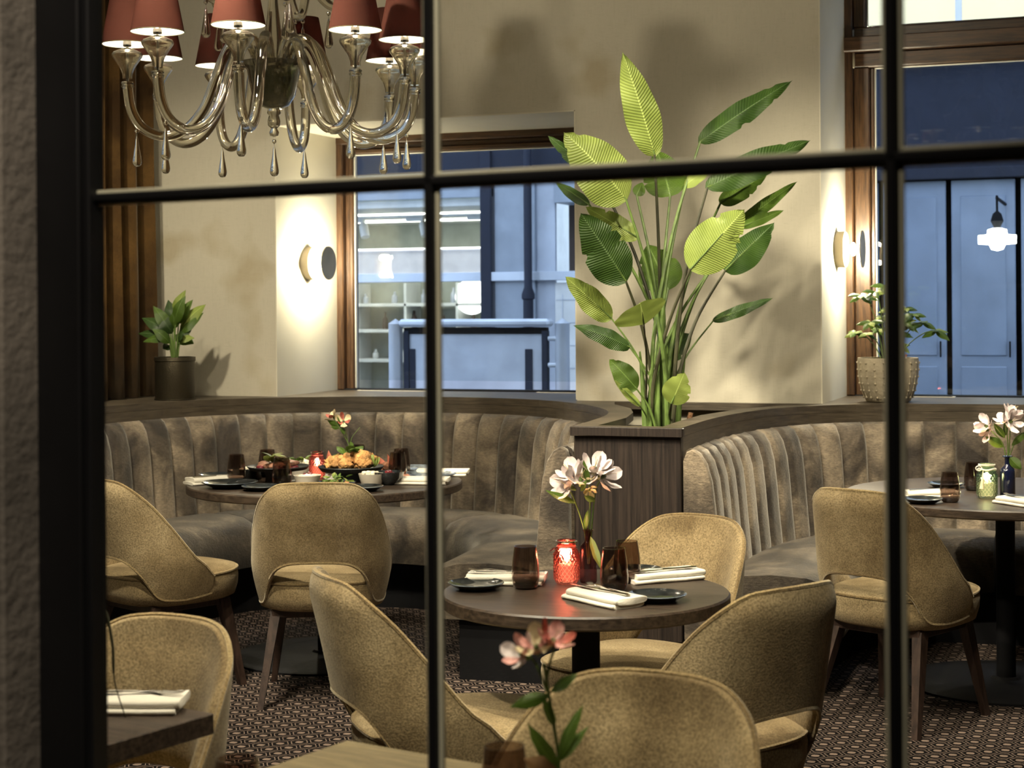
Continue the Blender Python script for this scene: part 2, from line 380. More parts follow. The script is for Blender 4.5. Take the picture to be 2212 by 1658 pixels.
M['gasket'] = plain('white_gasket', (.75, .72, .62), 0.5)
M['curtain'] = fabric('bronze_velvet', (.038, .019, .006), (.075, .04, .012), (.115, .062, .018), sheen=0.4, bstr=0.15)
M['pane'] = thin_glass('clear_pane', (.97, .985, .97), 1.0)
M['winpane'] = thin_glass('window_pane', (.95, .97, .975), 0.6)
M['crystal'] = glass('smoke_crystal', (.93, .90, .80), 0.0, 1.45, alpha=0.12)
M['bowlglass'] = thin_glass('grey_glass', (.55, .55, .50), 2.2)
M['tumbler'] = thin_glass('smoked_tumbler', (.66, .59, .55), 1.8)
M['tumblerbase'] = glass('smoked_base', (.22, .16, .13), 0.0, 1.45, alpha=0.3)
M['redglass'] = glass('red_glass', (.86, .40, .40), 0.05, 1.45, 0.7, 170, alpha=0.35)
M['greenglass'] = glass('green_glass', (.55, .70, .60), 0.05, 1.45, 0.7, 150, alpha=0.35)
M['purpleglass'] = thin_glass('purple_glass', (.60, .38, .42), 1.5)
M['blueglass'] = plain('midnight_glass', (.006, .009, .03), 0.06, 0, 0.1, coat=1.0)
M['blackglass'] = plain('black_gloss', (.006, .006, .008), 0.08, 0, 0.1, coat=1.0)
M['linen'] = plain('white_linen', (.80, .76, .66), 0.85, 0, 0.04, 20, 0.2, 300)
M['silver'] = plain('silver', (.75, .72, .66), 0.18, 1.0, 0.05)
M['stoneware'] = plain('black_stoneware', (.020, .024, .026), 0.16, 0, 0.5, 40.0, coat=0.6)
M['reactive'] = plain('reactive_glaze', (.16, .19, .22), 0.14, 0, 0.7, 25.0, coat=0.8)
M['whiteware'] = plain('cream_stoneware', (.66, .60, .50), 0.35)
M['matteblack'] = plain('matt_black_bowl', (.018, .020, .020), 0.5)
M['brass'] = plain('champagne_metal', (.46, .40, .29), 0.45, 0.35, 0.15)
M['sconcebase'] = plain('sconce_base', (.34, .29, .20), 0.6)
M['flame'] = emit('candle_flame', (1.0, .78, .45), 40.0)
M['wax'] = plain('wax', (.8, .68, .5), 0.5, emis=(1, .6, .3), estr=0.6)
M['bulb'] = emit('bulb', (1.0, .86, .66), 22.0)
M['shade'] = shade_material()
def lining_material():
    m, nt, b = newmat('white_lining'); nt.nodes.remove(b); out = nt.nodes['Material Output']
    d = N(nt, 'ShaderNodeBsdfDiffuse'); d.inputs[0].default_value = (.85, .80, .72, 1)
    t = N(nt, 'ShaderNodeBsdfTranslucent'); t.inputs[0].default_value = (.85, .80, .72, 1)
    mx = N(nt, 'ShaderNodeMixShader'); mx.inputs[0].default_value = 0.45
    nt.links.new(d.outputs[0], mx.inputs[1]); nt.links.new(t.outputs[0], mx.inputs[2]); nt.links.new(mx.outputs[0], out.inputs[0]); return m
M['lining'] = lining_material()
M['chrome'] = plain('chrome', (.7, .69, .66), 0.12, 1.0, 0.03)
M['bark'] = plain('bark_chips', (.17, .085, .04), 0.9, 0, 0.5, 30, 0.6)
M['soil'] = plain('soil', (.025, .018, .012), 0.95, 0, 0.5, 40, 0.8)
M['potmetal'] = plain('dark_bronze_pot', (.10, .085, .055), 0.32, 0.85, 0.1, 4, 0.35, 260)
M['concrete'] = plain('concrete_pot', (.40, .34, .24), 0.9, 0, 0.22, 9, 0.35, 70)
M['leafdark'] = leaf_material('leaf_dark', (.018, .042, .008), (.040, .082, .014), trans=0.15)
M['leafmid'] = leaf_material('leaf_mid', (.055, .105, .014), (.105, .18, .028), trans=0.25)
M['leaflight'] = leaf_material('leaf_light', (.20, .265, .055), (.31, .39, .095), trans=0.3)
M['stemgreen'] = plain('stem_green', (.10, .16, .035), 0.5, 0, 0.5, 14)
M['stemdark'] = plain('stem_dark', (.035, .035, .014), 0.55, 0, 0.4, 12)
M['petalwhite'] = plain('petal_white', (.84, .74, .73), 0.6, 0, 0.12, 60)
M['petalpink'] = plain('petal_pink', (.72, .36, .32), 0.6, 0, 0.35, 70)
M['petalred'] = plain('petal_red', (.55, .15, .11), 0.6, 0, 0.5, 70)
M['petalcream'] = plain('petal_cream', (.80, .68, .42), 0.6, 0, 0.1, 60)

# ------------------------------------------------------------ the room
WY, WI = 8.091, 8.880            # face of the back wall, plane of the windows
XL, XR, X2, X3 = -4.319, -2.634, -1.417, 0.75
ZL = 1.025                       # top of the ledge
H1 = 2.473                       # head of the first window
def struct(o): return tag(o, kind='structure')
struct(part_box('floor', (-1.5, 3.3, -0.05), (10.5, 12.0, 0.1), M['carpet'], bev=0))
struct(part_box('ceiling', (-1.5, 3.4, ZC+0.05), (10.5, 11.9, 0.1), M['ceil'], bev=0))
m = MB(); T = WI+0.12
def wseg(x0, x1, z0, z1, y0=WY, y1=T): m.box(((x0+x1)/2, (y0+y1)/2, (z0+z1)/2), (x1-x0, y1-y0, z1-z0))
wseg(-6.5, XL, 0, ZC); wseg(XR, X2, 0, ZC); wseg(X3, 3.8, 0, ZC)
wseg(XL, XR, H1, ZC); wseg(XL, XR, 0, ZL-0.036, WY+.36); wseg(X2, X3, 0, ZL-0.036, WY+.36); wseg(X2, X3, 3.45, ZC)
struct(m.build('wall_back', M['wall'], smooth=False))
struct(part_box('wall_left', (-5.20, 3.4, ZC/2), (0.2, 11.0, ZC), M['wall'], bev=0))
struct(part_box('wall_right', (3.6, 3.4, ZC/2), (0.2, 11.4, ZC), M['wall'], bev=0))
struct(part_box('wall_rear', (-1.5, -2.3, ZC/2), (10.5, 0.2, ZC), M['plaster'], bev=0))

# pale lining of the window niches
struct(part_box('trim_1', (XL+.003, (WY+WI)/2-.02, (ZL+H1)/2), (.006, WI-WY-.04, H1-ZL), M['reveal'], bev=0))
struct(part_box('trim_2', ((XL+XR)/2, (WY+WI)/2-.02, H1-.003), (XR-XL-.012, WI-WY-.04, .006), M['reveal'], bev=0))
struct(part_box('trim_3', (X2+.003, (WY+WI)/2-.03, (ZL+3.45)/2), (.006, WI-WY-.06, 3.45-ZL), M['reveal'], bev=0))
struct(part_box('trim_4', (XR-.003, (WY+WI)/2-.02, (ZL+H1)/2), (.006, WI-WY-.04, H1-ZL-.01), M['reveal'], bev=0))
# windows
def window(name, x0, x1, z0, z1, members):
    root = thing(name, None, None, ((x0+x1)/2, WI, z0)); tag(root, kind='structure')
    ox, oz = (x0+x1)/2, z0
    for nm, a, b, c, d, y, th, mt in members:      # x range, z range, y centre, thickness
        part_box(nm, ((a+b)/2-ox, y-WI, (c+d)/2-oz), (b-a, th, d-c), M[mt], root, bev=0.006)
    return root
fw = 0.105
w1 = window('window_1', XL, XR, ZL, H1, [
    ('frame_post', XL, XL+0.045, ZL, H1, WI-0.01, 0.10, 'winwood'), ('frame_post', XL+0.043, XL+0.075, ZL, H1-0.043, WI+0.02, 0.08, 'winwood'),
    ('frame_post', XL+0.073, XL+0.100, ZL, H1-0.073, WI+0.0, 0.07, 'winwood'),
    ('frame_head', XL, XR, H1-0.045, H1, WI-0.013, 0.10, 'winrail'), ('frame_head', XL+0.043, XR, H1-0.075, H1-0.043, WI+0.017, 0.08, 'winrail'),
    ('frame_head', XL+0.073, XR, H1-0.100, H1-0.073, WI-0.003, 0.07, 'winrail'),
    ('frame_post', XR-0.105, XR, ZL, H1, WI-0.005, 0.10, 'winwood'), ('frame_sill', XL, XR, ZL-0.02, ZL+0.008, WI, 0.1, 'blackmetal'),
    ('glazing_bead', XL+0.100, XL+0.108, ZL+0.008, H1-0.1, WI-0.01, 0.03, 'gasket'), ('glazing_bead', XL+0.1, XR-0.105, H1-0.108, H1-0.1, WI-0.01, 0.03, 'gasket')])
part_box('pane', (0, 0.012, (H1-ZL)/2), (XR-XL-0.21, 0.006, H1-ZL-0.11), M['winpane'], w1, bev=0)
part_box('pane', (0, 0.042, (H1-ZL)/2), (XR-XL-0.21, 0.006, H1-ZL-0.11), M['winpane'], w1, bev=0)
zt0, zt1 = 2.710, 2.915
w2 = window('window_2', X2, X3, ZL, 3.45, [
    ('frame_post', X2, X2+0.045, ZL, 3.45, WI-0.02, 0.10, 'winwood'), ('casement_stile', X2+0.048, X2+0.128, ZL, zt0, WI+0.0, 0.09, 'winwood'),
    ('casement_stile', X2+0.126, X2+0.150, ZL, zt0, WI+0.02, 0.07, 'winwood'),
    ('casement_rail', X2+0.048, X3, zt0-0.0, zt0+0.075, WI+0.0, 0.09, 'winrail'), ('transom', X2, X3, zt0+0.078, zt1-0.05, WI-0.03, 0.12, 'winrail'),
    ('transom_rail', X2+0.05, X3, zt1-0.052, zt1, WI+0.0, 0.09, 'winrail'), ('upper_stile', X2+0.045, X2+0.11, zt1, 3.45, WI, 0.08, 'winwood'),
    ('frame_post', X3-0.1, X3, ZL, 3.45, WI, 0.1, 'winwood'), ('frame_head', X2, X3, 3.35, 3.45, WI, 0.1, 'winrail'), ('frame_sill', X2, X3, ZL-0.02, ZL+0.006, WI, 0.1, 'blackmetal'),
    ('glazing_bead', X2+0.150, X2+0.157, ZL+0.006, zt0, WI-0.005, 0.03, 'gasket'), ('glazing_bead', X2+0.15, X3-0.1, zt0-0.007, zt0, WI-0.005, 0.03, 'gasket'),
    ('glazing_bead', X2+0.11, X2+0.12, zt1, 3.4, WI-0.005, 0.03, 'chrome'), ('glazing_bead', X2+0.11, X3-0.1, zt1, zt1+0.01, WI-0.005, 0.03, 'chrome')])
ox = (X2+X3)/2
for y in (0.012, 0.042):
    part_box('pane', ((X2+0.15+X3-0.1)/2-ox, y, (zt0-ZL)/2), (X3-0.1-X2-0.15, 0.006, zt0-ZL), M['winpane'], w2, bev=0)
part_box('pane', ((X2+0.11+X3-0.1)/2-ox, 0.012, (zt1+3.35)/2-ZL), (X3-0.1-X2-0.11, 0.006, 3.35-zt1), M['winpane'], w2, bev=0)
MB().lathe([(0.0, -0.045), (0.004, -0.042), (0.007, -0.036), (0.007, 0.036), (0.004, 0.042), (0.0, 0.045)], (X2+0.05-ox, -0.055, zt0+0.04-ZL), 10).build('hinge', M['brass'], w2)
# dark vent grilles set in the sills
for k, (x0, x1) in enumerate(((XL+0.16, XL+0.62), (XR-0.45, XR-0.06), (X2+0.12, X2+0.55))):
    g = thing('sill_vent', ['pale slotted vent in the window sill, behind the food table', 'pale slotted vent in the window sill, by the tall plant', 'pale slotted vent in the window sill, beside the studded pot'][k], 'vent', ((x0+x1)/2, WI-0.10, ZL), group='vents in the window sills')
    part_box('vent_frame', (0, 0, 0.002), (x1-x0, 0.05, 0.004), M['gasket'], g, bev=0)
    for j in range(3): part_box('slot', (0, -0.015+0.015*j, 0.0045), (x1-x0-0.03, 0.004, 0.002), M['steel'], g, bev=0)

# ------------------------------------------------------------ ledge, planter, banquettes
IN1 = catmull([(-4.70, 5.6), (-4.72, 6.5), (-4.724, 7.102), (-4.570, 7.698), (-4.276, 8.012), (-3.92, 8.185), (-3.32, 8.262), (-2.822, 8.135), (-2.499, 7.783), (-2.329, 7.522), (-2.211, 7.27), (-2.14, 6.931), (-2.108, 6.55), (-2.092, 6.345)], 8)
IN2 = catmull([(-1.656, 6.355), (-1.666, 6.684), (-1.672, 7.091), (-1.606, 7.564), (-1.493, 7.842), (-1.364, 8.011), (-1.154, 8.145), (-0.88, 8.205), (-0.45, 8.235), (0.05, 8.15), (0.45, 7.85), (0.66, 7.35), (0.70, 6.8), (0.70, 6.36)], 8)
def relax(P, step=.07, it=7):
    P = [Vector((p.x, p.y)) for p in P]; out = [P[0].copy()]; acc = 0
    for a, b in zip(P, P[1:]):
        acc += (b-a).length
        if acc >= step: out.append(b.copy()); acc = 0
    out.append(P[-1].copy())
    for _ in range(it):
        out = [out[0]]+[(out[i-1]+out[i]*2+out[i+1])/4 for i in range(1, len(out)-1)]+[out[-1]]
    return out
IN1, IN2 = relax(IN1), relax(IN2)
yb = WI-0.06
outline = [(p.x, p.y) for p in IN1]+[(p.x, p.y) for p in IN2]+[(3.4, 6.36), (3.4, WY), (X3, WY), (X3, yb), (X2, yb), (X2, WY), (XR, WY), (XR, yb), (XL, yb), (XL, WY), (-5.09, WY), (-5.09, 5.6)]
hole = [(-2.01, 6.44), (-1.745, 6.44), (-1.765, 6.8), (-1.77, 7.15), (-1.70, 7.60), (-1.57, 7.90), (-1.44, 8.03), (-2.42, 8.03), (-2.36, 7.83), (-2.20, 7.55), (-2.10, 7.25), (-2.03, 6.9)]
v, f = prism(outline, ZL-0.035, ZL, [hole])
tag(mk('ledge_shelf', v, f, M['ledge'], None, False), 'long brown oak ledge curving behind both velvet banquettes', 'ledge')
def strip(name, pts, z0, z1, th, mat, parent):
    """a vertical board following a plan curve"""
    P = [Vector((p.x, p.y, 0)) for p in pts]; rings = []
    for i, p in enumerate(P):
        t = (P[min(i+1, len(P)-1)]-P[max(i-1, 0)]).normalized(); n = Vector((t.y, -t.x, 0))
        a, b = p, p-n*th
        rings.append([(a.x, a.y, z0), (a.x, a.y, z1), (b.x, b.y, z1), (b.x, b.y, z0)])
    return MB().loft(rings).build(name, mat, parent, False)
pl = thing('plant_box', 'dark oak planter box between the two banquettes holding the tall plant', 'planter', (-1.87, 6.36, 0))
part_box('front_panel', (0, 0.025, 0.595), (0.43, 0.04, 0.79), M['paneloak'], pl, bev=0.003)
part_box('top_board', (0, 0.0, ZL-0.0175), (0.455, 0.03, 0.037), M['paneloak'], pl, bev=0.003)
part_box('plinth', (0, 0.10, 0.10), (0.43, 0.05, 0.20), M['blackmetal'], pl, bev=0.003)
v, f = prism([(-2.06+1.87, 6.42-6.36), (-1.72+1.87, 0.06), (-1.66+1.87, 1.2), (-1.42+1.87, 1.70), (-2.45+1.87, 1.70), (-2.2+1.87, 1.1)], 0.86, 0.91)
mk('soil', v, f, M['soil'], pl, False)
mb = MB(); rr = random.Random(4)
for k in range(70):
    x, y = rr.uniform(-0.13, 0.10), rr.uniform(0.10, 0.75)
    s = rr.uniform(0.012, 0.028)
    mb.box((x, y, 0.915+rr.uniform(0, 0.025)), (s, s*rr.uniform(.6, 1.2), s*0.6), rr.uniform(0, 3), 0.003)
tag(mb.build('bark_chips', M['bark'], pl), kind='stuff')

PROF = [(0.0, 0.905), (0.012, 0.935), (0.035, 0.945), (0.062, 0.930), (0.088, 0.890), (0.108, 0.82), (0.120, 0.72), (0.130, 0.60), (0.142, 0.48), (0.150, 0.36), (0.12, 0.34), (0.0, 0.34)]
def resample(pts, step):
    P = [Vector((p.x, p.y)) for p in pts]; L = [0]
    for a, b in zip(P, P[1:]): L.append(L[-1]+(b-a).length)
    def at(s):
        s = max(0, min(L[-1], s))
        for i in range(len(P)-1):
            if s <= L[i+1]+1e-9: return P[i].lerp(P[i+1], (s-L[i])/max(1e-9, L[i+1]-L[i]))
        return P[-1]
    return L[-1], at
def banquette(curve, label, s0, s1, ends, seats, origin):
    total, at = resample(curve, 0.1)
    root = thing('curved_banquette', label, 'banquette', origin, group='velvet banquettes')
    O = Vector(origin)
    def frame(s):
        p = at(s); t = (at(s+0.03)-at(s-0.03)).normalized()
        n = Vector((t.y, -t.x))           # to the right of travel = towards the seat
        return p, t, n
    n = max(1, round((s1-s0)/0.152)); step = (s1-s0)/n
    for k in range(n):
        rings = []
        for j in range(8):
            q = j/7; s = s0+(k+q)*step
            p, t, nn = frame(s); bul = 0.015*(1-(2*q-1)**4)-0.010*(abs(2*q-1) > .99)
            rings.append([(p.x+nn.x*(o+(bul if 0 < i < 10 and o > 0.005 else 0)*min(1, o/0.05))-O.x, p.y+nn.y*(o+(bul if 0 < i < 10 and o > .005 else 0)*min(1, o/0.05))-O.y, z) for i, (o, z) in enumerate(PROF)])
        MB().loft(rings).build('channel', M['velvet'], root, True, 50)
    for s, d in ends:
        p, t, nn = frame(s); rings = []
        prof = PROF[:-3]+[(0.155, 0.21), (0.0, 0.21)]
        for e, sc in ((0, 0.96), (0.012*d, 1.0), (0.034*d, 1.0), (0.046*d, 0.97)):
            rings.append([(p.x+t.x*e+nn.x*(o*sc+0.012)-O.x, p.y+t.y*e+nn.y*(o*sc+0.012)-O.y, 0.57+(z-0.57)*(1-(1-sc)*0.5)) for o, z in prof])
        if d < 0: rings = rings[::-1]
        MB().loft(rings).build('end_panel', M['velvet'], root, True, 50)
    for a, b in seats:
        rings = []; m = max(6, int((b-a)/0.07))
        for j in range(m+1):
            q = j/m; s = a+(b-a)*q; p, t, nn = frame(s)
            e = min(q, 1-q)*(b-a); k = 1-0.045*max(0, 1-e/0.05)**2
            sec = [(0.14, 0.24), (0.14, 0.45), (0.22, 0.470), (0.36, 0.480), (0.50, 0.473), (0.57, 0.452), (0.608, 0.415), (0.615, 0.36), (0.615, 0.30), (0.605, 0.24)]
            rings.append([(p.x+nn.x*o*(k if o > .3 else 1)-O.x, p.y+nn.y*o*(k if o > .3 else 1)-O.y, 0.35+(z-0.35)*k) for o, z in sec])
        MB().loft(rings).build('seat_cushion', M['velvetshaded'], root, True, 50)
    # recessed plinth
    rings = []
    for j in range(41):
        p, t, nn = frame(s0+(s1-s0)*j/40)
        rings.append([(p.x+nn.x*o-O.x, p.y+nn.y*o-O.y, z) for o, z in ((0.0, 0.0), (0.0, 0.25), (0.48, 0.25), (0.48, 0.0))])
    MB().loft(rings).build('plinth', M['blackmetal'], root, False)
    strip_pts = [Vector((at(s0+(s1-s0)*j/70).x-O.x, at(s0+(s1-s0)*j/70).y-O.y)) for j in range(71)]
    strip('back_board', strip_pts, 0.80, ZL-0.036, 0.03, M['ledge'], root)
    return root
tot1, at1 = resample(IN1, .1); tot2, at2 = resample(IN2, .1)
banquette(IN1, 'mottled taupe velvet banquette curving around the food-laden round table', 0.02, tot1-0.05, [(tot1-0.05, 1)],
          [(0.02, 1.10), (1.12, 2.05), (2.07, 3.05), (3.07, 4.0), (4.02, tot1-0.02)], (-3.4, 7.2, 0))
banquette(IN2, 'grey taupe velvet banquette right of the tall plant, under the darker window', 0.05, tot2-0.02, [(0.05, -1)],
          [(0.02, 1.3), (1.32, 2.5), (2.52, tot2-0.02)], (-0.5, 7.2, 0))

# bronze curtain on the left wall
mb = MB(); rows = []
nY = 96; y0, y1 = 6.2, 7.97
for k, z in enumerate((ZL+0.004, 1.6, 2.3, 3.0, ZC-0.02)):
    row = []
    for j in range(nY+1):
        y = y0+(y1-y0)*j/nY; ph = (y*2*PI/0.155)+0.35*math.sin(y*5.1)
        d = 0.040*math.sin(ph)+0.012*math.sin(2.3*ph+1+0.3*k)
        row.append((-5.01+d+0.012*math.sin(z*2), y+0.016*math.cos(ph)+0.01*math.sin(z*1.7+y*3), z))
    rows.append(row)
vs = [p for r in rows for p in r]; n = nY+1
fs = [(i*n+j, i*n+j+1, (i+1)*n+j+1, (i+1)*n+j) for i in range(4) for j in range(nY)]
cur = mk('curtain', vs, fs, M['curtain'], None, True, None, 80)
sm = cur.modifiers.new('thickness', 'SOLIDIFY'); sm.thickness = 0.006
tag(cur, 'bronze brown velvet curtain hanging in deep folds beside the potted plant', 'curtain')

# ------------------------------------------------------------ wall sconces
def sconce(label, x, y, z):
    root = thing('wall_sconce', label, 'sconce', (x, y, z), group='disc wall sconces')
    MX = Matrix.Rotation(PI/2, 4, 'Y')
    MB().lathe([(0.0, 0.0), (0.090, 0.0), (0.090, 0.046), (0.084, 0.050), (0.0, 0.050)], seg=40, M=MX).build('wall_disc', M['sconcebase'], root)
    MB().lathe([(0.0, 0.05), (0.020, 0.05), (0.020, 0.075), (0.0, 0.075)], seg=20, M=MX).build('lamp_holder', M['cream'], root)
    MB().lathe([(0.0, 0.075), (0.030, 0.075), (0.034, 0.083), (0.030, 0.090), (0.0, 0.090)], seg=24, M=MX).build('led_ring', M['bulb'], root)
    MB().lathe([(0.0, 0.112), (0.070, 0.117), (0.092, 0.126), (0.092, 0.131), (0.0, 0.129)], seg=40, M=MX).build('front_disc', M['brass'], root)
    for a in range(4):
        an = a*PI/2+PI/4
        point('sconce_lamp', (x+0.082, y+0.070*math.cos(an), z+0.070*math.sin(an)), 3.4, 0.02, (1, .88, .66))
    return root
sconce('round brass wall sconce in the niche above the food table', XL+.006, 8.455, 1.742)
sconce('round brass wall sconce in the niche beside the studded pot', X2+.006, 8.52, 1.768)

# ------------------------------------------------------------ glass partition in the foreground
PD = Vector((math.cos(R(-10.16)), math.sin(R(-10.16)), 0)); PO = Vector((-0.780, 1.846, 0))
PW = 0.556
M['edgeglint'] = plain('glass_edge_glint', (.62, .59, .47), 0.45, 0.1)  # pale strips with the glass edge reflections put into their colour
gp = thing('glass_partition', 'black steel framed glass partition across the foreground', 'partition', PO, R(-10.16))
def bar(name, x, z, w, h, d=0.014): return part_box(name, (x, 0, z), (w, d, h), M['steel'], gp, bev=0.002)
x_l = -0.545
for x in (0.0, PW*1.0+0.0, PW*2, PW*3):
    bar('mullion', x, ZC/2, 0.012, ZC)
    for s in (-1, 1): part_box('glazing_bead', (x+s*0.0085, 0.004, ZC/2), (0.005, 0.007, ZC), M['edgeglint'], gp, bev=0.001)  # pale colour paints the reflection along the glass edge
bar('jamb', x_l-0.038, ZC/2, 0.088, ZC, 0.05); bar('jamb', x_l-0.012+0.020, ZC/2, 0.014, ZC, 0.03)
ZB = [0.55, 1.647, 2.754]
for z in ZB:
    bar('rail', (x_l+PW*3)/2, z, PW*3-x_l, 0.0105)
    for s in (-1, 1): part_box('glazing_bead', ((x_l+PW*3)/2, 0.004, z+s*0.0076), (PW*3-x_l, 0.007, 0.005), M['edgeglint'], gp, bev=0.001)  # same painted edge reflection along the rails
xs = [x_l, 0, PW, PW*2, PW*3]; zs = [0.0]+ZB+[ZC]
for a, b in zip(xs, xs[1:]):
    for c, d in zip(zs, zs[1:]):
        part_box('pane', ((a+b)/2, 0.0, (c+d)/2), (b-a-0.012, 0.006, d-c-0.012), M['pane'], gp, bev=0)
q = PO+PD*(x_l-0.080-0.95)
struct(part_box('wall_front', (q.x+0.006, q.y-0.02, ZC/2), (1.90, 0.14, ZC), M['plaster'], None, R(-10.16), 0.004))
q = PO+PD*(PW*3+1.4)
struct(part_box('wall_side', (q.x, q.y, ZC/2), (2.78, 0.14, ZC), M['plaster'], None, R(-10.16), 0.004))

# ------------------------------------------------------------ chairs
def sup(a, n): return math.copysign(abs(a)**(2/n), a)
ZTOP = [(0, .850), (20, .847), (35, .836), (48, .800), (60, .742), (75, .635), (88, .530), (96, .475), (100, .455)]
ZBOT = [(0, .548), (12, .546), (24, .534), (33, .508), (40, .472), (46, .432), (51, .402), (57, .384), (66, .377), (85, .376), (100, .388)]
def make_chair(label):
    root = thing('dining_chair', label, 'chair', group='ochre dining chairs')
    FM = 100; nf, nz = 48, 14
    def shell(fd, z, off=0.0):
        fi = R(fd); t = max(0, min(1, (z-.40)/.45))
        k_ = max(0, (.53-z)/.13)**1.4; a, b = .274-off-.020*t**1.4-.026*k_, .265-off-.012*k_
        kt = max(0, (z-.775)/.075)**2; a -= .030*kt; b -= .024*kt
        x = a*sup(math.sin(fi), 2.5); y = -b*sup(math.cos(fi), 2.5)
        y -= .095*t**1.2*max(0, math.cos(fi))**.5 if math.cos(fi) > 0 else 0
        return Vector((x, y, z))
    outer, inner = [], []
    for j in range(nf+1):
        fd = -FM+2*FM*j/nf; zt, zb = interp(ZTOP, abs(fd)), interp(ZBOT, abs(fd))
        if zt-zb < 0.02: zt = zb+0.02
        outer.append([shell(fd, zb+(zt-zb)*k/nz) for k in range(nz+1)])
        inner.append([shell(fd, zb+(zt-zb)*(k/nz*.975+.0125), .048*(0.40+0.70*math.sin(PI*k/nz)**.7)) for k in range(nz+1)])
    vs = [p for r in outer for p in r]+[p for r in inner for p in r]; n1 = nz+1; off = (nf+1)*n1; fs = []
    for j in range(nf):
        for k in range(nz):
            a = j*n1+k; fs.append((a, a+1, a+n1+1, a+n1)); fs.append((off+a, off+a+n1, off+a+n1+1, off+a+1))
        for k, fl in ((0, 0), (nz, 1)):
            a = j*n1+k; q = (a, a+n1, off+a+n1, off+a); fs.append(q if not fl else q[::-1])
    for j in (0, nf):
        for k in range(nz):
            a = j*n1+k; fs.append((a, a+1, off+a+1, off+a))
    sh = mk('backrest', vs, fs, M['chair'], root, True, None, 50)
    bv = sh.modifiers.new('edge', 'BEVEL'); bv.width = .007; bv.segments = 2; bv.limit_method = 'ANGLE'; bv.angle_limit = R(45)
    rim = [[(outer[j][k]*.6+inner[j][k]*.4) for k in range(nz+1)] for j in range(nf+1)]
    outer = rim
    loop = [outer[j][nz] for j in range(nf+1)]+[outer[nf][k] for k in range(nz-1, 0, -1)]+[outer[j][0] for j in range(nf, -1, -1)]+[outer[0][k] for k in range(1, nz)]
    MB().loop_tube([p+Vector((p.x, p.y, 0)).normalized()*0.004 for p in loop], .0062).build('piping', M['piping'], root)
    # seat: rounded drum with a crowned, piped top
    def outl(s, z):
        r = []
        for j in range(40):
            an = 2*PI*j/40; x = .250*sup(math.cos(an), 2.7)*s; y = (.285 if math.sin(an) > 0 else .235)*sup(math.sin(an), 2.7)*s
            zz = z+(0.008*max(0, y/.285)**2 if z > .45 else 0)
            r.append((x, y, zz))
        return r
    rings = [outl(.86, .352), outl(.95, .362), outl(.99, .40), outl(1.0, .435), outl(.985, .458), outl(.955, .467), outl(.80, .478), outl(.5, .484), outl(.2, .486)]
    MB().loft(rings).build('seat', M['chair'], root, True, 60)
    MB().loop_tube([Vector(p) for p in outl(.985, .459)], .0055).build('seat_piping', M['piping'], root)
    part_box('under_frame', (0, .01, .342), (.36, .36, .035), M['legwood'], root, bev=.004)
    for sx, sy in ((-1, 1), (1, 1), (-1, -1), (1, -1)):
        t = Vector((sx*.165, .165 if sy > 0 else -.14, .35)); b = Vector((sx*.215, .225 if sy > 0 else -.255, 0))
        rings = []
        for c, w in ((b, .011), (t, .019)):
            rings.append([(c.x+q*w, c.y+r_*w*1.3, c.z) for q, r_ in ((-1, -1), (1, -1), (1, 1), (-1, 1))])
        MB().loft(rings).build('leg', M['legwood'], root, False)
    return root
CHAIRS = [
    ('ochre chair left of the food table, half hidden by the black post', -3.65, 5.88, -24),
    ('ochre chair at the food table seen squarely from behind', -2.985, 5.96, 22),
    ('ochre chair left of the small round table, facing right in profile', -1.635, 3.965, -50),
    ('ochre chair behind the small round table, turned towards the camera', -1.385, 4.83, 158),
    ('ochre chair right of the small round table, back turned, dark in shade', -1.02, 4.08, 60),
    ('ochre chair in front at the bottom edge, behind the blurred pink flowers', -0.845, 2.59, 172),
    ('ochre chair at the dark square table in the lower left corner', -1.965, 2.81, 168),
    ('ochre chair at the right-hand table, crossed by a black glazing bar', -0.82, 6.29, -24),
    ('ochre chair at the right edge, only its seat corner showing', -0.02, 6.12, 30)]
ch0 = None
for lb, x, y, rz in CHAIRS:
    if ch0 is None: ch0 = make_chair(lb); c = ch0
    else: c = copy_tree(ch0); c['label'] = lb
    c.location = (x, y, 0); c.rotation_euler = (0, 0, R(rz))

# ------------------------------------------------------------ tables
def round_table(label, x, y, r, base_r, mat='tablewood'):
    t = thing('round_table', label, 'table', (x, y, 0), group='round dining tables')
    MB().lathe([(0, .714), (r-.006, .714), (r, .719), (r, .745), (r-.004, .75), (0, .75)], seg=72).build('tabletop', M[mat], t, True, 30)
    MB().lathe([(.037, .012), (.037, .714)], seg=24).build('column', M['blackmetal'], t)
    MB().lathe([(0, 0), (base_r, 0), (base_r, .008), (base_r-.02, .012), (.06, .022), (.05, .03), (0, .03)], seg=56).build('base_plate', M['blackmetal'], t)
    return t
FT = (-3.29, 6.60); NT = (-1.368, 4.262); RT = (-0.50, 6.97)
round_table('large dark round table crowded with food and plates', *FT, .59, .40)
round_table('small dark round table with white flowers in the middle', *NT, .378, .26)
round_table('dark round table at the right edge with the green candle jar', *RT, .62, .40)
def square_table(label, corner, ang, w, d, sx, mat):
    px = Vector((math.cos(ang), math.sin(ang))); nn = Vector((math.sin(ang), -math.cos(ang)))
    c = Vector(corner)+px*sx*w/2+nn*d/2
    t = thing('square_table', label, 'table', (c.x, c.y, 0), ang, group='square tables along the partition')
    part_box('tabletop', (0, 0, .731), (w, d, .038), M[mat], t, bev=.002)
    MB().lathe([(.035, .01), (.035, .712)], seg=20).build('column', M['blackmetal'], t)
    part_box('base_plate', (0, 0, .008), (.40, .40, .016), M['blackmetal'], t, bev=.004)
    return t
square_table('dark square table in the lower left corner with a folded napkin', (-1.611, 2.768), R(-13.5), .70, .60, -1, 'tablewood')
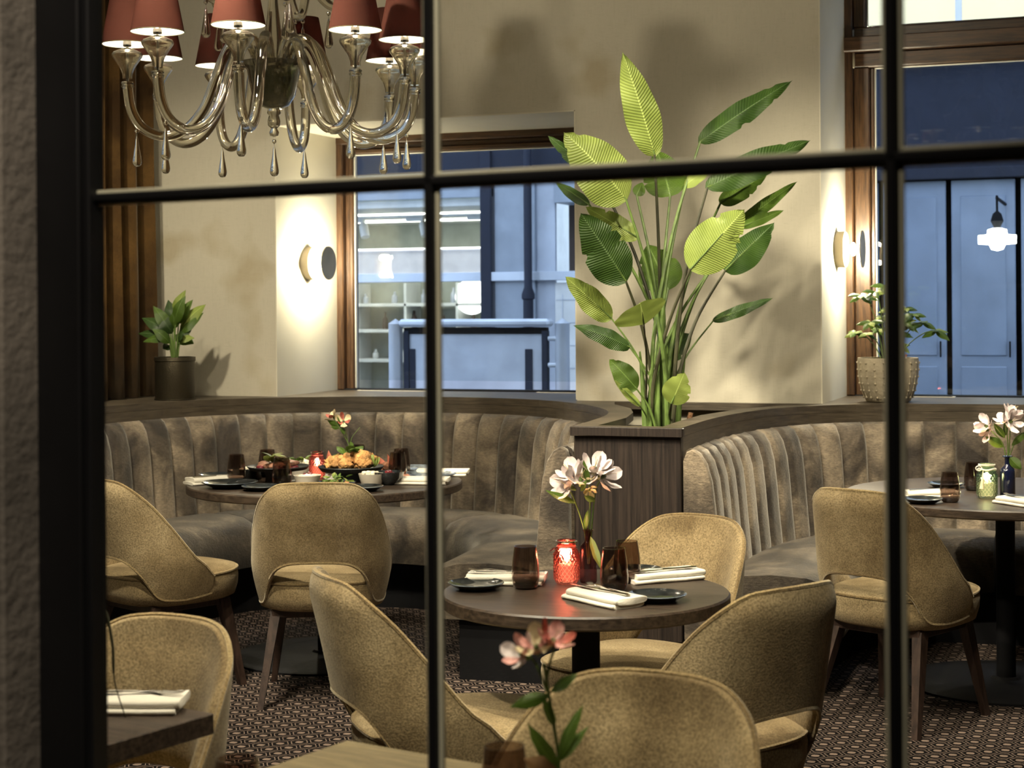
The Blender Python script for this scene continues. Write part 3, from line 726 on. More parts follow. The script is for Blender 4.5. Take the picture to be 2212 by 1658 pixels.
square_table('pale lit square tabletop at the bottom edge, in front', (-1.292, 2.670), R(-13.5), .74, .60, 1, 'palewood')

# ------------------------------------------------------------ tableware
def place(o, x, y, z=.75, rz=0): o.location = (x, y, z); o.rotation_euler = (0, 0, R(rz)); return o
protos = {}
def put(kind, maker, label, x, y, z=.75, rz=0, group=None, sc=1.0, cat=None):
    """first use builds the kind, later uses copy it with its parts"""
    if kind not in protos: o = maker(); protos[kind] = o
    else: o = copy_tree(protos[kind])
    o['label'] = label; o['category'] = cat or kind.split(' ')[-1]
    if group: o['group'] = group
    o.scale = (sc, sc, sc)
    return place(o, x, y, z, rz)
def E(name): return thing(name, None, None)
def mk_tumbler():
    t = E('tumbler'); H = .112
    prof = [(0, 0), (.024, 0), (.032, .005), (.0365, .022), (.0375, .042), (.035, .075), (.0295, H), (.0282, H), (.0335, .075), (.0355, .042), (.034, .024), (.028, .016), (0, .014)]
    MB().lathe(prof, seg=28).build('glass_body', M['tumbler'], t, True, 60); 
    MB().lathe([(0, .0005), (.0235, .0005), (.031, .006), (.033, .012), (.026, .0145), (0, .0135)], seg=24).build('thick_base', M['tumblerbase'], t, True, 60)
    return t
def mk_plate(mat, r=.074, h=.016):
    def fn():
        t = E('plate')
        MB().lathe([(0, 0), (r*.60, 0), (r*.64, .002), (r*.98, h), (r, h+.001), (r*.99, h+.004), (r*.92, h*.75+.003), (r*.62, .0055), (0, .005)], seg=40).build('dish', M[mat], t, True, 50)
        MB().loop_tube([(r*.995*math.cos(2*PI*j/40), r*.995*math.sin(2*PI*j/40), h+.0025) for j in range(40)], .0013, 5).build('rim', M['reactive'], t)
        return t
    return fn
def mk_bowl(mat, r=.06, h=.045, foot=.55, ribs=False):
    def fn():
        t = E('bowl'); pr = [(0, 0), (r*foot, 0), (r*foot*1.05, .004), (r*.9, h*.55), (r, h), (r*.96, h), (r*.85, h*.55), (r*foot, .010), (0, .009)]
        mb = MB().lathe(pr, seg=48)
        if ribs:
            for k, p in enumerate(mb.v):
                if (k % 48) % 2: mb.v[k] = Vector((p.x*.965, p.y*.965, p.z))
        mb.build('bowl_body', M[mat], t, True, 70); return t
    return fn
def mk_napkin(L=.215, Wd=.105):
    def fn():
        t = E('napkin')
        def layer(z0, th, l, w, dx, dy, fold):
            rings = []
            for q, s in ((-.5, .9), (-.485, .985), (-.2, 1), (.2, 1), (.485, 1), (.5, .93)):
                rr_ = []
                for an in range(16):
                    a = 2*PI*an/16; cx_, cz = math.cos(a), math.sin(a)
                    x = w/2*math.copysign(abs(cx_)**.35, cx_)*s; zz = th/2*math.copysign(abs(cz)**(.5 if fold*cx_ > 0 else .8), cz)
                    rr_.append((x+dx, q*l+dy, z0+th/2+zz+.0015*math.sin(q*9+x*40)))
                rings.append(rr_)
            return rings
        MB().loft(layer(0, .012, L, Wd, .004, -.004, 1)).build('lower_fold', M['linen'], t, True, 60)
        MB().loft(layer(.0105, .016, L*.985, Wd*.97, -.002, .004, 1)).build('upper_fold', M['linen'], t, True, 60)
        return t
    return fn
def mk_fork():
    t = E('fork'); mb = MB()
    mb.tube([(0, -.10, .002), (0, -.06, .002), (0, 0, .0035), (0, .035, .006), (0, .055, .004)], [.0062, .005, .0028, .0026, .008], 8, flat=.35, up=(0, 0, 1))
    mb.build('handle', M['silver'], t, True, 60)
    for k in range(4):
        x = -.0075+.005*k
        MB().tube([(x, .052, .004), (x, .075, .002), (x, .098, .006)], [.0016, .0015, .0007], 6).build('tine', M['silver'], t)
    return t
def mk_knife():
    t = E('knife')
    MB().tube([(0, -.10, .003), (0, -.05, .003), (0, .005, .003)], [.0058, .0052, .0042], 8, flat=.6, up=(0, 0, 1)).build('handle', M['silver'], t)
    MB().tube([(0, .005, .003), (0, .05, .003), (-.001, .09, .003), (-.003, .112, .003)], [.0042, .0082, .008, .001], 8, flat=.16, up=(0, 0, 1)).build('blade', M['silver'], t)
    return t
def mk_jar(glassmat, tassel):
    def fn():
        t = E('candle_jar'); r = .033; H = .125
        prof = [(0, .0), (.026, .0), (.032, .006), (.0345, .02), (.0345, .078), (.031, .092), (.0245, .100), (.0235, .106), (.0265, .110), (.0265, .116), (.025, .118), (.0225, .116), (.0215, .104), (.0285, .09), (.0325, .078), (.0325, .02), (.029, .008), (0, .006)]
        MB().lathe(prof, seg=40).build('jar_glass', M[glassmat], t, True, 60)
        dia = MB()
        for i in range(9):
            for j in range(18):
                a = 2*PI*(j+.5*(i % 2))/18; z = .016+.0078*i
                c = Vector((.0345*math.cos(a), .0345*math.sin(a), z)); nr = Vector((math.cos(a), math.sin(a), 0)); tg = Vector((-nr.y, nr.x, 0))
                b = [c+tg*.0052, c+Vector((0, 0, .0062)), c-tg*.0052, c-Vector((0, 0, .0062)), c+nr*.0022]
                dia.add(b, [(0, 1, 4), (1, 2, 4), (2, 3, 4), (3, 0, 4)])
        tag(dia.build('diamond_relief', M[glassmat], t, False), kind='stuff')
        MB().loop_tube([(.0265*math.cos(2*PI*j/30), .0265*math.sin(2*PI*j/30), .114) for j in range(30)], .003).build('rim', M['whiteware' if tassel else 'chrome'], t)
        MB().lathe([(0, .008), (.020, .008), (.020, .052), (.018, .054), (0, .053)], seg=20).build('candle', M['wax'], t)
        MB().lathe([(0, .056), (.0035, .062), (.0045, .070), (.0022, .080), (0, .088)], seg=10).build('flame', M['flame'], t)
        if tassel:
            MB().loop_tube([(.030*math.cos(2*PI*j/24), .030*math.sin(2*PI*j/24), .099+.002*math.sin(j)) for j in range(24)], .003).build('cord', M['linen'], t)
            MB().loop_tube([(-.030+.010*math.cos(2*PI*j/14), -.018, .103+.008*math.sin(2*PI*j/14)) for j in range(14)], .0022).build('cord', M['linen'], t)
            MB().tube([(-.018, -.031, .098), (-.020, -.036, .075), (-.024, -.039, .035)], [.001, .003, .0085], 10).build('tassel', M['petalcream'], t)
        else:
            MB().tube([(-.022, -.014, .101), (-.036, -.018, .097), (-.046, -.019, .090)], [.006, .006, .003], 8, flat=.3).build('ribbon', M['redglass'], t)
            MB().loop_tube([(.0255*math.cos(2*PI*j/24), .0255*math.sin(2*PI*j/24), .1005) for j in range(24)], .0025).build('ribbon', M['petalred'], t)
        return t
    return fn
def mk_bottle(mat, r=.024, H=.145, round_=False):
    def fn():
        t = E('bottle_vase')
        if round_: prof = [(0, 0), (r*.6, 0), (r*.85, .004), (r, .025), (r*.95, .040), (r*.5, .052), (r*.36, .058), (r*.36, .078), (r*.62, .082), (r*.62, .085), (r*.3, .084), (r*.3, .058), (0, .05)]
        else: prof = [(0, 0), (r*.9, 0), (r, .004), (r, H*.60), (r*.92, H*.68), (r*.45, H*.76), (r*.36, H*.80), (r*.36, H*.94), (r*.66, H*.965), (r*.66, H*.985), (r*.4, H), (r*.3, H*.97), (r*.3, H*.8), (0, H*.74)]
        MB().lathe(prof, seg=32).build('bottle', M[mat], t, True, 50)
        return t
    return fn
def leaf_mesh(b, t, w, nrm=(0, -1, 0), droop=0.0, fold=0.12, nu=6, nv=14, notch=0, seed=0, shape=1.0):
    """a blade from b to t; returns verts, faces, uvs"""
    b, t = Vector(b), Vector(t); ax = t-b; L = ax.length; d = ax.normalized(); nrm = Vector(nrm)
    s = d.cross(nrm); s = s.normalized() if s.length > 1e-4 else d.orthogonal().normalized(); up = s.cross(d).normalized()
    rg = random.Random(seed); vs, fs, uv = [], [], []
    nt_ = [rg.uniform(.35, .9) for _ in range(notch)]
    for i in range(nv+1):
        q = i/nv
        wd = (w/2)*(math.sin(PI*min(1, q**.72*1.0))**.72 if shape == 1 else (.22+.78*min(1, q/.62)**1.1)*math.sqrt(max(0, 1-max(0, (q-.60)/.40)**2.2)) if shape == 'petal' else math.sin(PI*q**shape)**.9)
        wd = max(wd, .0008)
        c = b+ax*q+up*(droop*L*(4*q*(1-q)))
        for j in range(-nu, nu+1):
            p = j/nu; ww = wd
            for k, x in enumerate(nt_):
                if (p > 0) == (k % 2 == 0) and abs(q-x) < .026: ww *= .80 if abs(p) > .55 else 1
            wav = .012*L*math.sin(q*17+seed+p*1.5)*abs(p)
            vs.append(c+s*p*ww+up*(-abs(p)*wd*fold*2+wav)+d*(abs(p)*-.02*L))
            uv.append((.5+p*.5, q))
    m = 2*nu+1
    for i in range(nv):
        for j in range(m-1): a = i*m+j; fs.append((a, a+1, a+m+1, a+m))
    return vs, fs, uv
def leaf(name, mat, parent, *a, **k):
    v, f, uv = leaf_mesh(*a, **k); return mk(name, v, f, mat, parent, True, uv, 180)
def bloom(name, parent, c, d, size, mats, seed):
    """six-petalled alstroemeria trumpet, its stamens as sub-parts"""
    rg = random.Random(seed); d = Vector(d).normalized(); e1 = d.orthogonal().normalized(); e2 = d.cross(e1); c = Vector(c)
    fl = MB().tube([c-d*size*.55, c-d*size*.3, c], [size*.05, size*.12, size*.10], 8).build(name, M['stemgreen'], parent)
    for k in range(6):
        a = k*PI/3+rg.uniform(-.15, .15); o = e1*math.cos(a)+e2*math.sin(a)
        op = rg.uniform(.80, 1.0) if k % 2 else rg.uniform(.62, .82)
        b0 = c-d*size*.18; tip = c+o*size*op+d*size*rg.uniform(.22, .5)
        v, f, uv = leaf_mesh(b0, tip, size*(rg.uniform(.58, .68) if k % 2 else rg.uniform(.40, .48)), nrm=(d-o*.6), droop=-.18, fold=-.14, nu=4, nv=12, seed=k, shape='petal')
        mk('petal', v, f, M[mats[k % 2]], fl, True, uv, 180)
    for k in range(3):
        a = k*2.1; o = e1*math.cos(a)+e2*math.sin(a)
        MB().tube([c, c+d*size*.3+o*size*.05, c+d*size*.5+o*size*.12], size*.012, 5).build('stamen', M['petalcream'], fl)
    return fl
def bouquet(label, x, y, z, stems, blooms, leaves, neck, group='alstroemeria in bottle vases'):
    t = thing('alstroemeria', label, 'flowers', (x, y, z), group=group)
    for pts, r in stems: MB().tube(catmull(pts, 5), r, 6).build('stem', M['stemgreen'], t)
    for i, (c, d, s, mats) in enumerate(blooms): bloom('flower', t, c, d, s, mats, i+3)
    for i, (b, tp, w, mt) in enumerate(leaves): leaf('leaf', M[mt], t, b, tp, w, nrm=(-.34, -.94, .25), droop=.06, fold=.15, nu=3, nv=10, seed=i, shape=.85)
    return t
# camera-facing plane axes of the flowers: r = to the right seen from the tables' front, f = away
RX = Vector((.938, .345, 0)); FX = Vector((-.345, .938, 0)); UZ = Vector((0, 0, 1))
def rv(a, h, dpt=0.0): return RX*a+UZ*h+FX*dpt

# ---- small round table
put('tumbler', mk_tumbler, 'smoked tumbler on the small table, alone between plate and candle jar', -1.533, 4.257, group='smoked tumblers')
put('tumbler', mk_tumbler, 'smoked tumbler on the small table, in front of its twin, touching the napkin', -1.299, 4.294, group='smoked tumblers')
put('tumbler', mk_tumbler, 'smoked tumbler on the small table, half hidden behind the front one', -1.305, 4.435, group='smoked tumblers')
DP = mk_plate('stoneware')
put('side plate', DP, 'small dark plate at the left rim of the small table', -1.653, 4.203, group='small dark side plates')
put('side plate', DP, 'small dark plate at the right of the small table', -1.150, 4.178, group='small dark side plates')
put('side plate', DP, 'small dark plate at the back of the small table, behind a napkin', -1.315, 4.555, group='small dark side plates')
NP = mk_napkin()
put('napkin', NP, 'white folded napkin behind the left plate of the small table', -1.615, 4.325, .75, -78, 'folded napkins')
put('napkin', NP, 'white folded napkin at the front of the small table, fork on top', -1.272, 4.118, .75, -125, 'folded napkins')
put('napkin', NP, 'white folded napkin at the back right of the small table', -1.225, 4.505, .75, -46, 'folded napkins')
zn = .7785
put('fork', mk_fork, 'silver fork on the front napkin of the small table, tines over its edge', -1.268, 4.135, zn, 48, 'silver forks')
put('knife', mk_knife, 'silver knife on the front napkin of the small table', -1.283, 4.122, zn, 58, 'silver knives')
put('fork', mk_fork, 'silver fork on the back right napkin of the small table', -1.235, 4.495, zn, 128, 'silver forks')
put('knife', mk_knife, 'silver knife on the back right napkin of the small table', -1.215, 4.485, zn, 136, 'silver knives')
put('fork', mk_fork, 'silver fork on the napkin behind the left plate of the small table', -1.625, 4.335, zn, 98, 'silver forks')
put('knife', mk_knife, 'silver knife on the napkin behind the left plate of the small table', -1.605, 4.315, zn, 104, 'silver knives')
put('red candle jar', mk_jar('redglass', False), 'red patterned glass candle jar glowing on the small table', -1.453, 4.362, .75, 20, 'candle jars', 1.0, 'candle jar')
put('purple bottle vase', mk_bottle('purpleglass', .024, .145), 'purple glass bottle on the small table holding white flowers', -1.404, 4.400, .75, 0, 'bottle vases', 1.0, 'vase')
point('candle_light', (-1.453, 4.355, .835), 1.1, .012, (1, .5, .25))
WP = ('petalwhite', 'petalwhite')
bouquet('white-pink alstroemeria with yellow buds above the small table', -1.404, 4.400, .80, [
    ([rv(0, 0), rv(-.01, .09), rv(-.035, .17), rv(-.055, .21)], .0022), ([rv(0, 0), rv(.004, .10), rv(.006, .19), rv(-.005, .255)], .0024), ([rv(.004, 0), rv(.012, .12), rv(.022, .20), rv(.040, .235)], .0022)], [
    (rv(-.058, .215), rv(-.75, .45, -.45), .062, WP), (rv(-.045, .245, .01), rv(-.5, .85, -.2), .062, WP), (rv(-.018, .235, -.02), rv(.1, .8, -.6), .056, WP),
    (rv(.020, .262), rv(.25, .85, -.45), .062, WP), (rv(.048, .240), rv(.85, .4, -.45), .064, WP), (rv(.005, .20, -.02), rv(.2, -.5, -.7), .026, ('petalcream', 'petalcream')), (rv(.002, .235, -.02), rv(-.2, .9, -.3), .024, ('petalcream', 'petalcream'))], [
    (rv(-.035, .165), rv(-.115, .200), .020, 'leafmid'), (rv(.002, .215, -.02), rv(-.012, .285, -.03), .022, 'leafmid'), (rv(-.008, .09), rv(.0, .15, -.02), .018, 'leafmid'),
    (rv(.006, .075, -.02), rv(.036, -.012, -.05), .024, 'leaflight'), (rv(.018, .17, -.02), rv(-.012, .19, -.04), .020, 'leafmid'), (rv(-.02, .20, -.02), rv(-.004, .23, -.04), .018, 'leafmid')], .0)

# ------------------------------------------------------------ food table
M['cauli'] = plain('roast_cauliflower', (.52, .27, .09), 0.8, 0, 0.55, 30, 1.0, 90)
M['meat'] = plain('sliced_meat', (.42, .20, .13), 0.5, 0, 0.5, 30, 0.5, 60)
M['beet'] = plain('beetroot', (.16, .02, .03), 0.35, 0, 0.4, 30)
M['ham'] = plain('cured_ham', (.50, .15, .09), 0.5, 0, 0.5, 25)
M['feta'] = plain('white_cheese', (.80, .74, .58), 0.7, 0, 0.1, 20)
M['roast'] = plain('dark_roast', (.16, .06, .025), 0.6, 0, 0.5, 40, 0.8, 80)
M['carrot'] = plain('orange_relish', (.60, .20, .05), 0.4, 0, 0.5, 60)
def lump(name, c, r, mat, parent, seed, squash=.8, rough=.22, sub=2):
    bm = bmesh.new(); bmesh.ops.create_icosphere(bm, subdivisions=sub, radius=1.0)
    for v in bm.verts:
        k = 1+rough*noise.noise(v.co*2.3+Vector((seed*3.1, 0, 0)))+rough*.5*noise.noise(v.co*5.5+Vector((0, seed, 0)))
        v.co = Vector((v.co.x*k*r, v.co.y*k*r, v.co.z*k*r*squash))+Vector(c)
    me = bpy.data.meshes.new(name); bm.to_mesh(me); bm.free(); me.polygons.foreach_set('use_smooth', [True]*len(me.polygons)); me.materials.append(M[mat])
    o = bpy.data.objects.new(name, me); C.objects.link(o); o.parent = parent; return o
def fx(a, b, lim=None):
    """a to the right, b away from the viewer, measured from the table's centre"""
    return FT[0]+RX.x*a+FX.x*b, FT[1]+RX.y*a+FX.y*b
def fput(kind, mk_, label, x, y, rz=0, group=None, sc=1.08, cat=None, z=.75, lim=.52):
    X, Y = fx(x, y, lim); return put(kind, mk_, label, X, Y, z, rz, group, sc, cat)
BIGD = mk_plate('stoneware', .108, .020); BIGR = mk_plate('reactive', .118, .020)
fput('dinner plate', BIGD, 'large dark plate on the food table, left front beside the napkin', -0.375, -0.215, group='plates on the food table', lim=.46)
fput('side plate', DP, 'small dark plate on the food table, behind the middle chair back, left', -0.225, -0.34, group='plates on the food table', lim=.47)
fput('side plate', DP, 'small dark plate on the food table, behind the middle chair back, right', 0.2, -0.38, group='plates on the food table', lim=.47)
fput('reactive plate', BIGR, 'blue and cream glazed plate at the right rim of the food table', 0.435, 0.075, group='plates on the food table', cat='plate', lim=.46)
fput('reactive plate', BIGR, 'blue and cream glazed plate at the back right of the food table', 0.36, 0.36, group='plates on the food table', cat='plate', lim=.47)
fput('side plate', DP, 'small dark plate at the far left rim of the food table', -0.495, 0.165, group='plates on the food table', lim=.50)
fput('dinner plate', BIGD, 'dark plate at the back left of the food table, behind the cheese bowl', -0.36, 0.33, group='plates on the food table', lim=.47)
fput('napkin', NP, 'white napkin at the left rim of the food table', -0.475, -0.03, -35, 'folded napkins', lim=.47)
fput('napkin', NP, 'white napkin at the right front of the food table', 0.42, -0.12, -78, 'folded napkins', lim=.45)
fput('napkin', NP, 'white napkin between the two glazed plates of the food table', 0.495, 0.225, -75, 'folded napkins', lim=.50)
fput('knife', mk_knife, 'silver knife on the napkin at the left of the food table', -0.47, -0.02, -30, 'silver knives', z=.7765, lim=.42)
for i, (x, y, lb) in enumerate([(-.378, -.025, 'smoked tumbler on the food table, left of the meat platter'), (-0.28, 0.22, 'smoked tumbler on the food table, tall behind the leftmost one'), (-0.165, -0.16, 'smoked tumbler on the food table, in front of the meat platter'),
                                (0.31, 0.03, 'smoked tumbler on the food table, right of the cauliflower platter'), (0.315, 0.21, 'smoked tumbler on the food table, behind the one by the cauliflower'), (0.1, 0.44, 'smoked tumbler on the food table, behind the black bud vase')]):
    fput('tumbler', mk_tumbler, lb, x, y, group='smoked tumblers')
def filled(kind, maker, label, x, y, fill, sc=1.0, cat='bowl', lim=.46, z=.75, group='serving dishes on the food table'):
    X, Y = fx(x, y, lim); t = maker(); t['label'] = label; t['category'] = cat; t['group'] = group; t.location = (X, Y, z); t.scale = (sc,)*3
    fill(t); return t
def cubes(n, rad, z, mat, nm, s=.018, seed=1):
    def fn(t):
        rg = random.Random(seed)
        for k in range(n):
            a, r_ = rg.uniform(0, 6.28), rad*math.sqrt(rg.random())
            mb = MB().box((0, 0, 0), (s, s*rg.uniform(.7, 1.2), s*.7), 0, s*.15, Matrix.Translation((r_*math.cos(a), r_*math.sin(a), z+rg.uniform(0, s*.7))) @ Matrix.Rotation(rg.uniform(0, 3), 4, 'Z') @ Matrix.Rotation(rg.uniform(-.6, .6), 4, 'X'))
            mb.build(nm, M[mat], t)
    return fn
def greens(n, rad, z, h, t, mt=('leafmid', 'leaflight'), seed=2, w=.03, L=.05):
    rg = random.Random(seed)
    for k in range(n):
        a, r_ = rg.uniform(0, 6.28), rad*math.sqrt(rg.random()); b = Vector((r_*math.cos(a), r_*math.sin(a), z+rg.uniform(0, h)))
        a2 = rg.uniform(0, 6.28); tp = b+Vector((math.cos(a2)*L*rg.uniform(.6, 1.2), math.sin(a2)*L*rg.uniform(.6, 1.2), rg.uniform(-.2, .5)*L))
        leaf('salad_leaf', M[mt[k % 2]], t, b, tp, w*rg.uniform(.7, 1.2), nrm=(rg.uniform(-.4, .4), rg.uniform(-.6, .2), 1), droop=.12, fold=.1, nu=3, nv=7, seed=k, shape=.8)
def fill_feta(t): cubes(12, .030, .036, 'feta', 'cheese_piece', .020, 1)(t)
filled('b', mk_bowl('matteblack', .066, .048, .92), 'straight matt black bowl of white cheese on the food table', -0.355, 0.125, fill_feta, lim=.42)
def platter(r, h, hp):
    def fn():
        t = E('platter')
        MB().lathe([(0, 0), (r*.42, 0), (r*.40, hp*.5), (r*.44, hp), (r*.9, hp+h*.4), (r, hp+h), (r*.985, hp+h+.003), (r*.88, hp+h*.65), (r*.4, hp+.008), (0, hp+.007)], seg=48).build('dish', M['matteblack'], t, True, 50)
        return t
    return fn
def fill_meat(t):
    rg = random.Random(5)
    for k in range(9):
        a = k*.75; lump('meat_slice', (.055*math.cos(a)*rg.uniform(.4, 1.2), .05*math.sin(a), .066+.010*rg.random()), .036, 'meat', t, k, .42)
    for k in range(5): lump('beetroot_slice', (.075*math.cos(k*1.3), .075*math.sin(k*1.3), .062), .022, 'beet', t, k, .5)
    greens(10, .06, .082, .018, t, ('leafmid', 'leaflight'), 3, .040, .075)
filled('p', platter(.135, .022, .042), 'raised black platter of sliced meat under green leaves', -0.205, 0.03, fill_meat, cat='platter', lim=.40)
def fill_cauli(t):
    rg = random.Random(8)
    for k, (x, y, z, r_) in enumerate([(-.075, -.02, .078, .036), (-.045, .03, .08, .036), (-.02, -.04, .076, .030), (.045, -.015, .092, .050), (.075, .02, .085, .038), (.02, .035, .085, .036), (.055, -.05, .074, .026), (-.09, .02, .072, .024), (.0, .0, .098, .030)]):
        lump('cauliflower_piece', (x*RX.x-y*RX.y, x*RX.y+y*RX.x, z), r_, 'cauli', t, k+2, .85, .5, 3)
    greens(9, .05, .105, .02, t, ('leafmid', 'leafmid'), 4, .045, .075)
    for k in range(3): leaf('cabbage_leaf', M['leaflight'], t, RX*.08+UZ*.065, RX*(.10+.012*k)+UZ*(.115-.008*k)+FX*(-.02+.02*k), .05, nrm=(-.3, -1, .2), droop=.15, nu=3, nv=8, seed=k)
filled('p', platter(.142, .030, .032), 'raised black platter heaped with roasted cauliflower and green leaves', 0.11, 0.02, fill_cauli, cat='platter', lim=.3)
def fill_relish(t): cubes(22, .035, .035, 'carrot', 'relish_piece', .014, 3)(t); cubes(6, .03, .046, 'beet', 'tomato_piece', .014, 4)(t)
filled('b', mk_bowl('stoneware', .066, .056, .42), 'footed glossy black bowl of orange relish on the food table', 0.285, -0.15, fill_relish, lim=.42)
def fill_dip(t): lump('dip', (0, 0, .036), .045, 'whiteware', t, 1, .25); cubes(6, .02, .044, 'beet', 'radish_piece', .012, 7)(t)
filled('b', mk_bowl('whiteware', .058, .042, .80), 'plain cream bowl of dip in front of the cauliflower', -0.06, -0.14, fill_dip, lim=.4)
def fill_chunks(t): cubes(12, .034, .040, 'feta', 'bread_cube', .020, 9)(t)
filled('b', mk_bowl('whiteware', .056, .050, .72, True), 'ribbed cream bowl of white cubes beside the black footed bowl', 0.215, -0.175, fill_chunks, lim=.4)
filled('b', mk_bowl('whiteware', .058, .055, .72, True), 'ribbed pinkish bowl of white chunks behind the meat platter', -0.135, 0.265, lambda t: (cubes(16, .036, .05, 'feta', 'bread_cube', .022, 11)(t), greens(5, .03, .06, .02, t, seed=9)), lim=.4)
filled('b', mk_bowl('matteblack', .05, .045, .9), 'small black bowl at the back of the food table', -0.245, 0.4, lambda t: cubes(8, .03, .036, 'feta', 'cheese_piece', .018, 12)(t), lim=.45)
filled('b', mk_bowl('whiteware', .034, .06, .8), 'small cream cup behind the leftmost tumbler', -0.215, 0.245, lambda t: lump('dip', (0, 0, .05), .026, 'feta', t, 1, .25), lim=.44)
filled('s', mk_plate('stoneware', .082, .018), 'dark plate of green salad in front of the cauliflower', 0.07, -0.21, lambda t: (greens(26, .055, .012, .03, t, seed=6, w=.022, L=.038), [lump('radish', (.05*math.cos(k), .05*math.sin(k), .014), .010, 'ham', t, k) for k in range(5)]), cat='plate', lim=.4)
def fill_ham(t):
    for k, (a, h) in enumerate(((-.05, .10), (.03, .095), (.055, .085))):
        leaf('ham_slice', M['ham'], t, RX*(.02+.01*k)+UZ*.03, RX*a+UZ*h+FX*(.01*k), .034, nrm=(-.3, -.9, .3), droop=-.12, fold=.25, nu=3, nv=10, seed=k*3, shape=.6)
    for k in range(5): lump('roast_piece', (RX*(.0+.012*k)+FX*(.02*math.sin(k*2))+UZ*(.03+.008*(k % 3))), .022, 'roast', t, k+3, .8, .5)
filled('s', mk_plate('whiteware', .080, .014), 'cream plate of dark roast with upright ham slices', 0.22, 0.24, fill_ham, cat='plate', lim=.36)
def fill_ham2(t): leaf('ham_slice', M['ham'], t, UZ*.02, RX*-.01+UZ*.10, .05, nrm=(-.3, -.9, .1), droop=.1, fold=.2, nu=3, nv=8, seed=2, shape=.55); lump('roast_piece', (0, 0, .02), .02, 'roast', t, 4)
filled('s', mk_plate('stoneware', .05, .012), 'small plate with one upright ham slice behind the red jar', -0.02, 0.42, fill_ham2, cat='plate', lim=.44)
X, Y = fx(.345, -.06)
ga = thing('garlic_bulb', 'roasted garlic bulb lying beside the glazed plate', 'garlic', (X, Y, .75)); 
for k in range(6): lump('clove', (.014*math.cos(k*1.05), .014*math.sin(k*1.05), .018), .016, 'meat', ga, k, 1.1, .1)
MB().tube([(0, 0, .028), (.002, 0, .042), (.006, 0, .05)], [.008, .004, .002], 8).build('stalk', M['roast'], ga)
X, Y = fx(-.05, .14); rj = copy_tree(protos['red candle jar']); rj['label'] = 'red glass candle jar on the food table, left of the cauliflower'; place(rj, X, Y, .75, 40)
X, Y = fx(.085, .24)
put('bud vase', mk_bottle('blackglass', .027, .09, True), 'round black bud vase behind the cauliflower platter', X, Y, .75, 0, 'bottle vases', 1.25, 'vase')
RP = ('petalred', 'petalcream')
bouquet('two red and cream alstroemeria blooms leaning left over the food table', X, Y, .85, [
    ([rv(0, 0), rv(-.006, .04), rv(-.03, .085), rv(-.055, .125), rv(-.075, .16)], .0020), ([rv(0, 0), rv(.004, .05), rv(.012, .075), rv(.045, .115)], .0014), ([rv(-.01, .06), rv(-.02, .10), rv(-.03, .135)], .0016)], [
    (rv(-.078, .168), rv(-.7, .7, -.2), .042, RP), (rv(-.028, .145), rv(.1, .45, -.9), .046, RP)], [
    (rv(-.05, .12), rv(-.10, .148), .026, 'leafmid'), (rv(-.045, .115), rv(-.085, .118), .022, 'leafmid'), (rv(-.045, .12), rv(-.055, .165), .020, 'leafmid'), (rv(-.04, .115), rv(-.02, .085, -.02), .022, 'leafmid'), (rv(0, .03, -.02), rv(.022, .0, -.02), .030, 'leafmid'), (rv(.0, .05), rv(.018, .012, -.03), .026, 'leafmid')], 0)

# ------------------------------------------------------------ right-hand table
put('tumbler', mk_tumbler, 'dark tumbler on the right-hand table, in front of the green jar', -0.672, 6.585, group='smoked tumblers')
put('tumbler', mk_tumbler, 'dark tumbler on the right-hand table, behind the green jar', -0.625, 7.02, group='smoked tumblers')
put('green candle jar', mk_jar('greenglass', True), 'green diamond glass candle jar with cord and tassel', -0.552, 6.764, .75, 15, 'candle jars', 1.12, 'candle jar')
point('candle_light', (-0.552, 6.75, .835), 1.0, .012, (1, .6, .3))
put('blue bottle vase', mk_bottle('blueglass', .027, .15), 'midnight blue bottle on the right-hand table', -0.478, 6.80, .75, 0, 'bottle vases', 1.08, 'vase')
put('napkin', NP, 'white folded napkin with fork at the right edge of the photo', -0.405, 6.56, .75, -135, 'folded napkins')
put('fork', mk_fork, 'silver fork on the napkin at the right edge', -0.415, 6.57, zn, 40, 'silver forks')
put('knife', mk_knife, 'silver knife on the napkin at the right edge', -0.395, 6.55, zn, 46, 'silver knives')
put('napkin', NP, 'white folded napkin behind the chair top on the right-hand table', -0.765, 6.735, .75, -62, 'folded napkins')
put('fork', mk_fork, 'silver fork on the napkin behind the right chair top', -0.75, 6.74, zn, -60, 'silver forks')
put('side plate', DP, 'small dark plate on the right-hand table, left of the front tumbler', -0.765, 6.52, group='small dark side plates')
put('side plate', DP, 'small dark plate at the back of the right-hand table', -0.74, 7.10, group='small dark side plates')
bouquet('pale pink alstroemeria in the blue bottle at the right edge', -0.478, 6.80, .86, [
    ([rv(0, 0), rv(-.015, .09), rv(-.045, .13), rv(-.07, .155)], .0022), ([rv(0, 0), rv(.002, .09), rv(-.004, .17)], .0022), ([rv(.002, 0), rv(.008, .09), rv(.012, .17)], .0022), ([rv(.004, .04), rv(.03, .10), rv(.065, .14)], .002)], [
    (rv(-.085, .168), rv(-.8, .5, -.3), .058, WP), (rv(-.080, .148), rv(-.75, -.2, -.5), .050, WP), (rv(-.012, .190), rv(-.5, .7, -.3), .05, WP), (rv(.012, .185, -.02), rv(.3, .35, -.9), .060, WP), (rv(.022, .220), rv(.5, .8, -.3), .056, WP)], [
    (rv(-.016, .085), rv(-.085, .125), .036, 'leafmid'), (rv(-.01, .12), rv(-.052, .175), .028, 'leafmid'), (rv(-.006, .13), rv(-.012, .185, -.02), .022, 'leafdark'), (rv(.018, .09), rv(.085, .15), .028, 'leafmid'), (rv(.004, .045, -.02), rv(.046, .0, -.03), .040, 'leafmid')], 0)

